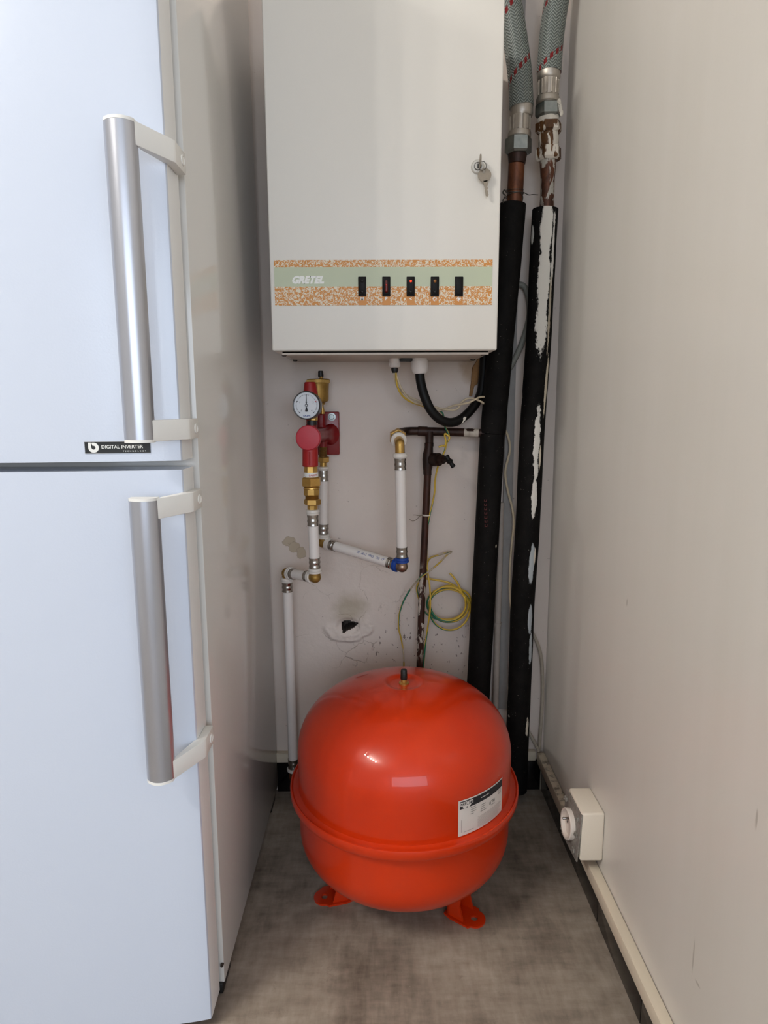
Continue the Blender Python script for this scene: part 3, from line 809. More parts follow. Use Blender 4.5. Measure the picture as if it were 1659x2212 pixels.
# wire clamp around the bare copper
mb = MB()
for (v0, off) in ((2020, 0), (2050, 6), (2080, -4)):
    q = P(f2, 552+off, v0, 1.411)
    mb.tube([q+V((.0172*math.cos(a), .0172*math.sin(a), .003*math.sin(a*1+off))) for a in [2*PI*i/24 for i in range(25)]], .0008, 6)
mb.tube(smooth([P(f2, 640, 2040, 1.40), P(f2, 700, 2070, 1.405), P(f2, 740, 2065, 1.405), P(f2, 800, 2070, 1.40)], 5), .0008, 6)
mb.tube(smooth([P(f2, 480, 2060, 1.40), P(f2, 440, 2020, 1.40), P(f2, 425, 2050, 1.40), P(f2, 450, 2080, 1.4), P(f2, 425, 2130, 1.4), P(f2, 440, 2170, 1.4)], 5), .0014, 6)
mb.tube(smooth([P(f2, 620, 2050, 1.396), P(f2, 637, 2090, 1.396), P(f2, 630, 2150, 1.396)], 5), .0009, 6)
tag(mb.build('binding_wire', m_screw), 'rusty twisted wire tying the two bare copper ends together', 'wire')
# right riser
rr_ = thing('heating_riser', (.314, RY, .03), 'black insulated heating riser streaked with white paint, in the right corner', 'pipe')
mb = MB(); pts = [P(f2, 905, 1690, 1.40), P(f2, 903, 1760, 1.402), P(f2, 900, 1900, 1.407), P(f2, 895, 2080, 1.411), P(f2, 890, 2240, RY), P(f2, 888, 2330, RY)]
mb.tube(pts, [.0166, .0160, .0140, .0138, .0155, .0155], 24); mb.build('copper_tube', m_copperp, rr_)
mb = MB(); stack(mb, f2, 1.402, [(901, 1250, 112), (902, 1262, 116), (906, 1310, 112)], 24); tag(mb.build('union_collar', m_whitepaint, rr_), 'white painted collar')
mb = MB(); stack(mb, f2, 1.402, [(908, 1306, 122), (908, 1316, 140), (908, 1400, 141), (906, 1425, 118)], 6, twist=.5); tag(mb.build('hex_nut', m_brownw, rr_, angle=20), 'brown nut smeared with white paint')
mb = MB(); stack(mb, f2, 1.402, [(910, 1398, 100), (910, 1420, 106), (910, 1560, 106), (910, 1575, 98)], 24); mb.build('union_body', m_brownw, rr_)
mb = MB(); stack(mb, f2, 1.402, [(908, 1566, 116), (908, 1578, 134), (907, 1690, 136), (905, 1714, 112)], 6, twist=.5); tag(mb.build('hex_nut', m_brownw, rr_, angle=20), 'lower brown nut smeared with white paint')
ptsR = [at(1178, 453, RY), at(1175, 500, RY), at(1168, 640, RY), at(1163, 740, RY), at(1151.5, 900, RY), at(1146, 1000, RY), at(1139, 1150, RY), at(1129, 1300, RY), at(1125.5, 1400, RY), at(1119, 1560, RY), at(1114, 1690, RY)]
ptsR[-1] = V((ptsR[-1].x, RY, .032))
ztop = ptsR[0].z
def vlen(py):  # length down the riser for a photo row
    return (ztop-at(1140, py, RY).z)*1.0
def mark(u, y0, y1, du, wa, hx='D2CFC8'): return (u-.066, (vlen(y0)+vlen(y1))/2, du, abs(vlen(y1)-vlen(y0))/2, wa, hx)
rm = insulation('pipe_insulation_painted', [
    mark(.560, 440, 560, .078, .5), mark(.556, 520, 690, .076, .75), mark(.554, 640, 765, .070, 1.0),
    mark(.665, 460, 640, .022, .9), mark(.66, 600, 760, .02, .9, 'A89E8C'), mark(.36, 490, 530, .035, .4, 'C9C9C4'),
    mark(.69, 770, 900, .028, .5, 'CFC4AE'), mark(.60, 880, 1005, .038, 1.3), mark(.61, 985, 1035, .03, 1.0), mark(.60, 1030, 1112, .038, .7),
    mark(.66, 960, 1010, .02, .6, 'D6CCB8'), mark(.62, 1172, 1256, .042, .5, 'A9AFB2'), mark(.66, 1180, 1215, .015, .6, 'CFC6B6'), mark(.65, 1298, 1362, .036, .5, 'A6ACB0'), mark(.68, 1355, 1425, .034, .7, 'AAB0B2'),
    mark(.28, 1470, 1520, .035, .8, 'B4AFA8'), mark(.68, 1540, 1580, .03, 1.0, 'CFC6B6'), mark(.30, 850, 875, .02, 1., 'CFCFC8'), mark(.38, 1540, 1545, .02, .8, '8A857E')])
bundle(ptsR, .0265, rm, 'foam_sleeve', rr_)

# grey loop of cable behind the risers
mb = MB(); mb.tube(smooth([P(f4, 400, 770, 1.46), P(f4, 460, 742, 1.458), P(f4, 510, 765, 1.456), P(f4, 538, 850, 1.455), P(f4, 548, 980, 1.455), P(f4, 525, 1100, 1.455), P(f4, 480, 1240, 1.455), P(f4, 425, 1360, 1.455), P(f4, 385, 1430, 1.457), P(f4, 330, 1500, 1.46)], 8), .0062, 12)
tag(mb.build('cable', m_cableg), 'thick grey cable looping behind the two black risers', 'cable')
mb = MB(); mb.tube(smooth([P(f1, 1350, 480, 1.452), P(f1, 1385, 505, 1.452), P(f5, 300, 60, 1.452), P(f5, 270, 200, 1.452), P(f5, 285, 320, 1.452), P(f5, 315, 440, 1.452), P(f5, 324, 540, 1.452), P(f5, 310, 680, 1.453), P(f5, 300, 820, 1.453), P(f5, 300, 1000, 1.453), P(f5, 320, 1150, 1.453)], 8), .0026, 10)
tag(mb.build('cable', m_cream), 'thin cream cable hanging in the gap between the two black risers', 'cable')
mb = MB(); mb.tube(smooth([P(f5, 415, 1190, 1.455), P(f5, 445, 1235, 1.455), P(f5, 482, 1320, 1.457), P(f5, 502, 1420, 1.459), P(f5, 508, 1600, 1.461), P(f5, 498, 1800, 1.461), P(f5, 490, 1900, 1.461), P(f5, 488, 1972, 1.462)], 8), .0042, 10)
tag(mb.build('cable', m_cablew), 'painted cable running down the right corner into the trunking', 'cable')
mb = MB(); mb.tube(smooth([P(f5, 370, 1790, 1.462), P(f5, 410, 1850, 1.46), P(f5, 440, 1900, 1.458), P(f5, 472, 1962, 1.456), P(f5, 482, 1985, 1.456)], 8), .0042, 10)
tag(mb.build('cable', m_cablew), 'short slanting cable from behind the right riser into the trunking', 'cable')
mb = MB(); pl = [P(fB, u, v, 1.466) for u, v in ((1330, 300), (1395, 195), (1412, 190), (1408, 330), (1390, 490), (1350, 520), (1325, 640), (1292, 640), (1315, 470))]
mb.prism([(q.x, 1.462, q.z) for q in pl], (0, .009, 0), 0, .0006)
tag(mb.build('wood_sliver', m_wood), 'torn brown wood sliver against the wall under the boiler, beside the left riser', 'wood')

# ------------------------------------------------------------------ copper branch with stop valve
cb = thing('copper_branch_pipe', at(907, 1436, 1.43), 'dark tarnished copper pipe teeing off the left riser and dropping behind the tank', 'pipe')
mb = MB()
hp = smooth([P(fB, 1475, 1085, 1.415), P(fB, 1300, 1076, 1.42), P(fB, 1000, 1066, 1.43), P(fB, 700, 1058, 1.434), P(fB, 560, 1060, 1.432), P(fB, 490, 1070, 1.42), P(fB, 450, 1085, 1.40), P(fB, 432, 1108, 1.375)], 8)
mb.tube(hp, .0093, 18); mb.build('branch_tube', m_copperd, cb)
mb = MB(); stack(mb, fB, 1.43, [(680, 1058, 56), (700, 1058, 58), (790, 1062, 58)], 18); 
stack(mb, fB, 1.43, [(815, 1060, 56), (815, 1110, 50), (815, 1195, 48), (813, 1200, 54), (812, 1240, 54)], 18); mb.build('tee', m_copperd, cb)
mb = MB(); q = [P(fB, 795, 1570, 1.43), at(922, 1060, 1.43), at(916, 1187, 1.43), at(913, 1252, 1.43), at(910.5, 1313, 1.43), at(907, 1436, 1.43), at(902, 1600, 1.43)]
mb.tube(q, .0080, 16); mb.build('drop_tube', m_copperf, cb)
mb = MB(); mb.tube([P(fB, 1232, 1075, 1.4225), P(fB, 1405, 1082, 1.417)], .0097, 18); tag(mb.build('paint_patch', copper('flaky_paint', '8C8278', 'B5ACA2', 0, None, rough=.7), cb), 'flaky grey paint on the tube')
sv = thing('stop_valve', P(fB, 800, 1580, 1.43), 'blackened stop valve with a small tap handle on the copper drop pipe', 'valve')
mb = MB(); stack(mb, fB, 1.43, [(812, 1225, 50), (808, 1270, 52), (800, 1330, 62), (797, 1400, 65), (795, 1480, 60), (792, 1530, 50), (792, 1570, 50), (794, 1582, 48)], 20); mb.build('valve_body', m_copperd, sv)
b0, b1 = P(fB, 835, 1400, 1.428), P(fB, 1040, 1395, 1.385)
d = (b1-b0)
mb = MB(); mb.tube([b0, b0+d*.18, b0+d*.181, b0+d*.48, b0+d*.481, b0+d*.72, b0+d*.721, b0+d], [.0125, .0125, .0148, .0142, .0105, .0098, .0062, .0062], 16, straight=True); mb.build('bonnet', m_copperd, sv)
h0, h1 = P(fB, 1012, 1350, 1.383), P(fB, 1108, 1490, 1.378)
mb = MB(); hd = h1-h0; mb.tube([h0, h0+hd*.02, h0+hd*.12, h0+hd*.35, h0+hd*.5, h0+hd*.65, h0+hd*.85, h0+hd*.97, h1], [.003, .0055, .0058, .0045, .0075, .0045, .0050, .0052, .003], 14); mb.build('tap_handle', m_rubber, sv)

# ------------------------------------------------------------------ white pipes and press fittings
PR = .0109
def pipe(p0, p1, label, r=PR):
    mb = MB(); p0, p1 = V(p0), V(p1); mb.tube([p0, p1], r, 24)
    return tag(mb.build('water_pipe', m_pex), label, 'pipe')
def ringpart(p0, d, prof, name, mat, par, segs=24):
    mb = MB(); mb.tube([p0+d*h for h, r in prof], [r for h, r in prof], segs, straight=True); return mb.build(name, mat, par)
def sleeve_prof(a, L): return [(a, .0114), (a+.0006, .0122), (a+L*.18, .0122), (a+L*.26, .0116), (a+L*.42, .0115), (a+L*.5, .0123), (a+L*.62, .0124), (a+L*.7, .0116), (a+L*.86, .0116), (a+L*.95, .0123), (a+L, .0123)]
def elbow(c, da, db, label, body=m_brassd, collar=m_collar, la=.0225, lb=.0225, ca=.010, cb_=.010, extra=None):
    e = thing('elbow_fitting', c, label, 'pipe fitting')
    da, db = V(da).normalized(), V(db).normalized()
    mb = MB(); mb.tube(smooth([c+da*ca, c+da*.006, c+(da+db)*.0016, c+db*.006, c+db*cb_], 5), .0112, 20)
    bmesh.ops.create_uvsphere(mb.bm, u_segments=20, v_segments=12, radius=.0122, matrix=Matrix.Translation(c))
    mb.build('elbow_body', body, e)
    for d, L, c0 in ((da, la, ca), (db, lb, cb_)):
        ringpart(c, d, [(c0-.001, .0122), (c0, .0146), (c0+.004, .0148), (c0+.0045, .0132), (c0+.006, .0132), (c0+.0065, .0142), (c0+.0095, .0140), (c0+.010, .012)], 'collar', collar, e)
        ringpart(c, d, sleeve_prof(c0+.010, L), 'press_sleeve', m_steel, e)
    return e
Y3, YR = 1.33, 1.435
pB = at(681, 1247, Y3); pA = at(620, 1238, 1.412); pE = at(698.5, 1172, YR); pF = at(868.5, 1224, 1.325); pG = at(863.5, 958, 1.32)
p3t = at(675.5, 1110, Y3)
d3 = (p3t-pB).normalized(); dAB = (pB-pA).normalized(); dEF = (pF-pE).normalized()
p1b = at(633.5, 1655, 1.43); d1 = (p1b-pA).normalized()
elbow(pB, d3, -dAB, 'brass elbow with milky collars at the foot of the short white pipe below the gauge', lb=.012)
elbow(pA, d1, dAB, 'brass elbow with milky collars on top of the long white pipe beside the fridge', lb=.012)
p4t = P(fA, 687, 1480, YR); d4 = (p4t-pE).normalized()
elbow(pE, d4, dEF, 'small brass elbow tucked behind the gauge column, turning right', lb=.015)
p6t = at(864.5, 990, 1.32); d6 = (p6t-pF).normalized()
elbow(pF, d6, -dEF, 'press elbow with two bright blue collars at the lower right of the white pipes', body=m_nickel, collar=m_blue, lb=.014)
dG = (at(857.5, 938, 1.378)-pG).normalized()
g_ = thing('elbow_fitting', pG, 'brass elbow joining the white pipe to the dark copper branch', 'pipe fitting')
dGd = (pF-pG).normalized()
mb = MB(); mb.tube(smooth([pG+dG*.024, pG+dG*.008, pG+(dG+dGd)*.001, pG+dGd*.008, pG+dGd*.021], 6), [.0098]*25, 20); mb.build('elbow_body', m_brass, g_)
ringpart(pG, dGd, [(.019, .0115), (.020, .0135), (.0235, .0152), (.027, .0152), (.0275, .013), (.030, .0128)], 'collar', m_collar, g_)
ringpart(pG, dGd, sleeve_prof(.030, .0235), 'press_sleeve', m_steel, g_)
ringpart(pG, dG, [(.018, .012), (.019, .0160), (.024, .0165), (.025, .0140), (.027, .0140)], 'collar', m_collar, g_)
ringpart(pG, dG, [(.027, .0130), (.034, .0130)], 'spigot', m_zinc, g_)
mb = MB(); mb.tube([pG+dG*.034, pG+dG*.035, pG+dG*.046, pG+dG*.049], [.0165, .0185, .0185, .015], 6, straight=True); mb.build('hex_nut', m_brass, g_, angle=20)
pipe(pB+d3*.035, p3t+d3*-.004, 'short upright white pipe below the brass union')
pipe(pA+dAB*.025, pB-dAB*.025, 'very short white pipe between the two brass elbows')
pipe(pA+d1*.035, p1b-d1*.01, 'long upright white pipe running down beside the fridge')
pipe(pE+d4*.035, p4t-d4*.010, 'upright white pipe half hidden behind the brass union', .0098)
pipe(pE+dEF*.028, pF-dEF*.028, 'slanting white pipe with blue printing across the wall')
pipe(pF+d6*.036, pG+dGd*.045, 'upright white pipe between the blue elbow and the copper branch')
# printing on the slanting pipe
o = bpy.data.objects['water_pipe.004']
mb = MB(); a = pE+dEF*.028; Lp = (pF-pE).length
up = V((0, 0, 1)); nrm = dEF.cross(up).normalized()
if nrm.y > 0: nrm = -nrm
upv = nrm.cross(dEF).normalized()
if upv.z < 0: upv = -upv
def onpipe(x_, z_):
    ang = .55+z_/PR
    return pE+dEF*(Lp*.47+x_)+(nrm*math.cos(ang)+upv*math.sin(ang))*(PR+.0003)
mb.text('20  26x3  0903  120  17', .0072, onpipe, 0, align='LEFT')
mb.build('printing', m_inkblue, o, recalc=False)
# bottom fitting by the floor
bf = thing('press_coupling', p1b, 'press fitting at the foot of the long white pipe, left of the tank', 'pipe fitting')
ringpart(p1b, -d1, sleeve_prof(-.004, .024), 'press_sleeve', m_steel, bf)
ringpart(p1b, d1, [(.004, .012), (.005, .0150), (.010, .0150), (.013, .012)], 'collar', m_collar, bf)
mb = MB(); mb.tube(smooth([p1b+d1*.012, p1b+d1*.03, p1b+d1*.042+V((.01, -.004, 0)), p1b+d1*.046+V((.04, -.012, 0))], 5), .0105, 16); mb.build('tail', m_copper, bf)

# ------------------------------------------------------------------ brass union + straight fittings
un = thing('pipe_union', P(fA, 540, 2060, Y3), 'stack of brass union nuts between the red safety valve and the white pipe', 'pipe fitting')
def st(par, name, prof, mat, segs=24, Y=Y3, f=fA, tw=0, ang=32):
    mb = MB(); stack(mb, f, Y, prof, segs, twist=tw); return mb.build(name, mat, par, angle=ang)
st(un, 'hex_nut', [(524, 1580, 115), (524, 1594, 136), (526, 1695, 138), (527, 1712, 116)], m_brass, 6, tw=.0, ang=20)
st(un, 'flange_ring', [(527, 1712, 98), (527, 1722, 112), (527, 1740, 114), (528, 1746, 100)], m_brass)
st(un, 'hex_nut', [(526, 1744, 108), (526, 1750, 112), (527, 1820, 112), (527, 1834, 98)], m_brass, 8, tw=.5, ang=20)
prof = []
for i in range(6): prof += [(530+i*.5, 1834+i*8, 84), (530+i*.5, 1838+i*8, 94)]
st(un, 'thread', prof+[(533, 1884, 84)], m_brass)
st(un, 'hex_nut', [(537, 1880, 98), (537, 1890, 114), (538, 1952, 115), (538, 1966, 98)], m_brass, 6, tw=.5, ang=20)
st(un, 'tail', [(539, 1966, 74), (539, 2028, 72)], m_brass, 8, tw=.5, ang=20)
st(un, 'collar', [(540, 2024, 80), (540, 2030, 92), (541, 2060, 95), (541, 2068, 84), (541, 2072, 84), (541, 2078, 88), (541, 2096, 84), (541, 2100, 70)], m_collar)
sc = .2049/.1582
mb = MB(); q0, q1 = P(fA, 542, 2095, Y3), P(fA, 547, 2250, Y3); dd = (q1-q0).normalized()
mb.tube([q0+dd*h for h, r in sleeve_prof(0, .0235)], [r for h, r in sleeve_prof(0, .0235)], 24, straight=True); mb.build('press_sleeve', m_steel, un)
rf = thing('press_coupling', P(fA, 686, 1500, YR), 'press fitting under the red manifold, half behind the brass union', 'pipe fitting')
st(rf, 'hex_nut', [(692, 1305, 68), (692, 1314, 82), (692, 1372, 82), (692, 1384, 66)], m_brass, 6, YR, ang=20)
st(rf, 'neck', [(684, 1380, 46), (684, 1442, 46)], m_brass, 12, YR)
st(rf, 'collar', [(684, 1438, 60), (684, 1446, 74), (685, 1470, 74), (685, 1480, 62), (685, 1494, 58)], m_collar, 24, YR)
st(rf, 'press_sleeve', [(687, 1494, 63), (687, 1520, 68), (688, 1545, 63), (688, 1560, 67), (688, 1590, 67), (689, 1605, 63), (690, 1625, 68), (690, 1638, 68)], m_steel, 24, YR)

# ------------------------------------------------------------------ safety group
sg = thing('safety_group', P(fA, 700, 1280, 1.46), 'red boiler safety group with pressure gauge, red knob and brass air vent on the wall', 'safety group')
mb = MB(); a, b_ = P(fA, 560, 1278, 1.462), P(fA, 908, 690, 1.462)
mb.box((a.x, 1.456, a.z), (b_.x-.001, YB-.001, b_.z), 0, .0025, 2); mb.build('wall_plate', m_red, sg)
q = P(fA, 800, 762, 1.454); mb = MB()
mb.lathe(q, [(.0088, .003), (.0088, .0012), (.0055, .001)], (0, 1, 0), 20); mb.lathe(q, [(.0055, .0015), (.0055, -.005), (.0048, -.006), (.003, -.006), (.0028, -.003), (.0001, -.003)], (0, 1, 0), 20); mb.build('bolt', m_zinc, sg)
# manifold casting
mb = MB()
c0 = P(fA, 745, 1000, 1.458); c1 = P(fA, 690, 1000, 1.43); c2 = P(fA, 560, 1010, 1.36)
mb.tube(smooth([P(fA, 775, 1000, 1.457), c1, P(fA, 630, 1005, 1.395), c2], 6), [.024, .0215, .019, .018, .0175, .0172, .0168, .0166, .0165, .0163, .0160, .0158, .0155, .015, .015, .015, .015, .015, .015][:19], 24)
stack(mb, fA, 1.425, [(660, 722, 44), (660, 732, 54), (660, 860, 52), (664, 880, 60), (668, 960, 66)], 8, twist=.5)
stack(mb, fA, 1.43, [(680, 1050, 70), (681, 1110, 62), (681, 1172, 58)], 20)
stack(mb, fA, 1.365, [(525, 860, 74), (525, 900, 78), (520, 1010, 90)], 20)
mb.build('manifold', m_red, sg)
mb = MB(); stack(mb, fA, 1.43, [(682, 1168, 56)]+[(682, 1174+i*9, 58 if i % 2 else 54) for i in range(15)]+[(683, 1310, 54)], 20); mb.build('thread', m_bronze, sg)
# outlet below the knob
mb = MB(); stack(mb, fA, Y3, [(500, 1080, 95), (504, 1150, 104), (506, 1240, 106), (508, 1425, 108), (508, 1437, 100)], 24)
q = P(fA, 498, 1240, Y3-.0165); q2 = P(fA, 499, 1420, Y3-.0168); mb.tube([q, q2], .0014, 8); mb.build('outlet', m_redcap, sg)
mb = MB(); stack(mb, fA, Y3, [(515, 1432, 92), (516, 1522, 96)], 8, twist=.5); mb.build('outlet_hex', m_brass, sg, angle=20)
mb = MB(); stack(mb, fA, Y3, [(517, 1518, 97), (518, 1586, 99)], 28)
cz_ = P(fA, 517, 1553, Y3); rr0 = 98.6*.1582*depth(cz_)/FPX
mb.text('CALEFFI', .0052, lambda x_, z_: V((cz_.x+math.sin(.42+x_/rr0)*(rr0+.0003), cz_.y-math.cos(.42+x_/rr0)*(rr0+.0003), cz_.z+z_)), 1, align='CENTER', bold=.0001)
for sgn in (1, -1): mb.face([V((cz_.x+math.sin(t_)*(rr0+.0003), cz_.y-math.cos(t_)*(rr0+.0003), cz_.z-.0028+dz)) for t_, dz in ((-.8, 0), (-.1, 0), (-.1, .0006), (-.8, .0006))], 2) if sgn == 1 else None
mb.build('paper_band', [m_text, m_knob, m_inkblue], sg, recalc=False)
# knob
kn = P(fA, 475, 1050, 1.312); RK = 172*.1582*depth(kn)/FPX
mb = MB(); mb.lathe(kn, [(.0001, -.0004), (RK*.86, 0), (RK*.93, .0003), (RK*.99, .002), (RK, .004), (RK, .017), (RK*.95, .019), (RK*.6, .019), (RK*.55, .03), (.012, .034)], (.03, 1, -.02), 48); mb.build('valve_knob', m_knob, sg)
# gauge
gq = P(fA, 456, 605, 1.336); RG = 193*.1582*depth(gq)/FPX
ga = V((.10, 1, -.03)).normalized()
mb = MB(); mb.lathe(gq, [(RG*.90, .0015), (RG*.92, -.0022), (RG*.96, -.0028), (RG, -.001), (RG, .020), (RG*.93, .024), (.006, .024), (.0001, .024)], ga, 56); gb = mb.build('gauge_case', m_bezel, sg)
ex_ = V((1, 0, 0)); ex_ = (ex_-ga*ex_.dot(ga)).normalized(); ez_ = ex_.cross(ga).normalized()
if ez_.z < 0: ez_ = -ez_
def gp(x_, z_, h=0): return gq+ex_*x_+ez_*z_-ga*h
mb = MB(); n = 48
for i in range(n):
    a0, a1 = 2*PI*i/n, 2*PI*(i+1)/n; R_ = RG*.915
    mb.face([gp(0, 0), gp(R_*math.cos(a0), R_*math.sin(a0)), gp(R_*math.cos(a1), R_*math.sin(a1))], 0)
for i in range(41):
    a = math.radians(225-270*i/40); big = i % 10 == 0
    r0, r1, w_ = RG*(.66 if big else .70), RG*.78, .0007 if big else .0003
    dx, dz = math.cos(a), math.sin(a); px_, pz_ = -dz*w_, dx*w_
    mb.face([gp(r0*dx+px_, r0*dz+pz_, .0004), gp(r1*dx+px_, r1*dz+pz_, .0004), gp(r1*dx-px_, r1*dz-pz_, .0004), gp(r0*dx-px_, r0*dz-pz_, .0004)], 3 if i == 30 else 1)
for s_, a in (('0', 225), ('1', 157), ('3', 23), ('4', -45)):
    mb.text(s_, .0050, lambda x_, z_, a=a: gp(RG*.52*math.cos(math.radians(a))+x_, RG*.52*math.sin(math.radians(a))+z_, .0004), 1)
mb.text('bar', .0036, lambda x_, z_: gp(x_, RG*.22+z_, .0004), 1)
mb.text('CALEFFI', .0042, lambda x_, z_: gp(x_, -RG*.74+z_, .0004), 2, bold=.0001)
mb.build('dial', [m_dial, m_ink, m_inkblue, m_knob], gb, recalc=False)
mb = MB()
mb.face([gp(-.0009, 0, .0012), gp(.0009, 0, .0012), gp(.0005, RG*.74, .0012), gp(-.0005, RG*.74, .0012)])
mb.prism([gp(-.0011, -RG*.12, .0012), gp(-.0030, -RG*.42, .0012), gp(0, -RG*.34-.003, .0012), gp(.0030, -RG*.42, .0012), gp(.0011, -RG*.12, .0012)], -ga*.0004)
mb.lathe(gq-ga*.001, [(.0028, 0), (.0028, -.0014), (.002, -.0018)], ga, 20); mb.build('needle', m_ink, gb)
mb = MB(); mb.lathe(gq-ga*.0032, [(.0016, 0), (.0001, -.0001)], ga, 16); mb.build('pivot', m_dial, gb)
mb = MB(); stack(mb, fA, 1.362, [(545, 560, 55), (550, 740, 62), (550, 806, 62), (548, 816, 54)], 8, twist=.5); mb.build('gauge_stem', m_brass, sg, angle=20)
mb = MB(); stack(mb, fA, 1.362, [(530, 814, 66), (530, 872, 68)], 20); mb.build('seal_ring', m_black, sg)
mb = MB(); stack(mb, fA, 1.392, [(502, 286, 66), (502, 294, 76), (506, 380, 90), (511, 460, 101), (512, 500, 101), (514, 505, 70), (520, 860, 66)], 20); mb.build('relief_cap', m_redcap, sg)
# air vent
av = sg
mb = MB(); stack(mb, fA, 1.43, [(612, 300, 146), (616, 310, 150), (612, 420, 148), (614, 545, 146), (616, 568, 138), (630, 576, 90), (660, 580, 48), (664, 600, 44)], 32); mb.build('air_vent_body', m_brassd, av)
mb = MB()
stack(mb, fA, 1.43, [(612, 243, 120), (613, 250, 152), (614, 258, 158), (615, 300, 158), (615, 310, 150)], 64)
for i in range(72):
    a = 2*PI*i/72; c_ = P(fA, 614, 280, 1.43); rl = 157.5*.1582*depth(c_)/FPX
    p_ = c_+V((math.cos(a)*rl, math.sin(a)*rl, 0)); mb.tube([p_+V((0, 0, -.0028)), p_+V((0, 0, .0028))], .0006, 5)
mb.build('air_vent_lid', m_brassd, av)
mb = MB(); stack(mb, fA, 1.43, [(660, 570, 40), (664, 600, 24), (668, 615, 20), (672, 690, 34), (672, 725, 36)], 16); mb.build('vent_neck', m_brass, av)
mb = MB(); stack(mb, fA, 1.43, [(655, 215, 24), (656, 232, 22), (656, 236, 36), (656, 246, 40)], 16); mb.build('vent_stem', m_brass, av)
mb = MB(); stack(mb, fA, 1.43, [(648, 132, 28), (648, 138, 34), (651, 205, 39), (652, 214, 36)], 14); mb.build('vent_cap', m_black, av)

# ------------------------------------------------------------------ wires and hose under the boiler
mb = MB(); hz_ = [(702, 365, 1.375), (706, 430, 1.375), (722, 520, 1.374), (760, 650, 1.372), (830, 800, 1.373), (930, 908, 1.38), (1050, 955, 1.392), (1165, 930, 1.405), (1275, 845, 1.42), (1370, 728, 1.432), (1432, 600, 1.44), (1458, 420, 1.445), (1470, 250, 1.447), (1475, 140, 1.447)]
mb.tube(smooth([P(fB, *q) for q in hz_], 8), .0098, 20)
ho = tag(mb.build('hose', m_rubber), 'thick black cable hose bending in a U below the boiler', 'hose')
mb = MB(); mb.prism([P(fB, u, v, 1.3995) for u, v in ((1185, 960), (1200, 920), (1235, 885), (1260, 890), (1245, 930), (1205, 970))], (0, .004, 0), 0, .0005)
tag(mb.build('scuff', m_whitepaint, ho), 'white scuff on the hose')
def wire(name, pts, r, mat, label, n=7, cat='wire', group=None):
    mb = MB(); mb.tube(smooth(pts, n), r, 9); return tag(mb.build(name, mat), label, cat, group)
wire('wire', [P(fB, *q) for q in ((398, 360, 1.375), (402, 430, 1.378), (440, 540, 1.385), (520, 610, 1.395), (610, 665, 1.402), (700, 700, 1.405), (790, 750, 1.408), (900, 775, 1.408), (1000, 800, 1.405), (1100, 806, 1.402), (1160, 780, 1.402), (1200, 715, 1.404), (1270, 670, 1.402), (1350, 672, 1.40), (1420, 700, 1.404), (1490, 740, 1.41))], .0022, m_cream, 'cream wire from the small gland, the strand that ends lower at the riser')
wire('wire', [P(fB, *q) for q in ((408, 360, 1.374), (440, 440, 1.374), (480, 545, 1.38), (560, 660, 1.392), (640, 715, 1.40), (740, 745, 1.411), (850, 790, 1.412), (930, 812, 1.412), (1010, 790, 1.410), (1100, 755, 1.407), (1200, 735, 1.397), (1290, 715, 1.394), (1360, 680, 1.394), (1420, 652, 1.402), (1490, 648, 1.41))], .0022, m_cream, 'cream wire from the small gland, the strand that ends higher at the riser')
wire('earth_wire', [P(fB, *q) for q in ((416, 360, 1.372), (425, 480, 1.374), (462, 590, 1.38), (530, 670, 1.39), (610, 715, 1.398), (720, 752, 1.414), (840, 800, 1.417), (930, 815, 1.417), (975, 850, 1.416), (992, 930, 1.412), (1005, 1010, 1.408), (1040, 1080, 1.406), (1052, 1150, 1.408), (1022, 1200, 1.412), (1000, 1290, 1.412), (965, 1370, 1.405), (915, 1490, 1.42), (885, 1640, 1.428), (880, 1770, 1.43))] +
     [P(fD, *q) for q in ((650, 60, 1.43), (632, 150, 1.43), (600, 280, 1.424), (592, 330, 1.424), (572, 450, 1.43), (566, 620, 1.432), (562, 850, 1.432), (575, 980, 1.428), (596, 1120, 1.42), (606, 1280, 1.418), (600, 1450, 1.42), (572, 1650, 1.426), (545, 1850, 1.43), (526, 2080, 1.43), (510, 2300, 1.43))], .002, m_earth, 'yellow and green earth wire running from the small gland down the copper drop pipe')
wire('earth_wire', [P(fB, *q) for q in ((925, 1250, 1.404), (975, 1230, 1.404), (1000, 1235, 1.402), (1012, 1180, 1.402), (1000, 1110, 1.404), (1010, 1090, 1.404), (1055, 1130, 1.402), (1040, 1175, 1.40))], .002, m_earth, 'short knotted end of earth wire hanging over the copper branch', 6)
wire('earth_wire', [P(fD, *q) for q in ((288, 2120, 1.43), (290, 2040, 1.43), (286, 1940, 1.435), (268, 1830, 1.44), (258, 1770, 1.44), (228, 1640, 1.44), (232, 1500, 1.44), (255, 1400, 1.438), (300, 1290, 1.434), (380, 1160, 1.425), (480, 1045, 1.416), (600, 955, 1.414), (720, 855, 1.42), (800, 770, 1.43), (850, 738, 1.435), (856, 728, 1.44), (830, 730, 1.444), (720, 765, 1.448), (620, 795, 1.45), (575, 850, 1.45), (562, 930, 1.45), (575, 1010, 1.45))], .002, m_earthp, 'long loose earth wire curving over the drop pipe down to the tank')
loops = []
random.seed(11)
def lp(cx_, cy_, rx_, ry_, a0, a1, y, n=10):
    for i in range(n):
        a = a0+(a1-a0)*i/n; loops.append(P(fD, cx_+rx_*math.cos(a), cy_+ry_*math.sin(a), y+.004*math.sin(3*a)))
loops.append(P(fD, 838, 985, 1.432)); loops.append(P(fD, 880, 1030, 1.43)); loops.append(P(fD, 935, 1110, 1.43)); loops.append(P(fD, 990, 1240, 1.432))
lp(815, 1350, 215, 205, -.3, 2*PI-.3, 1.432, 12)
lp(825, 1375, 235, 195, -.3, 2*PI-.25, 1.438, 12)
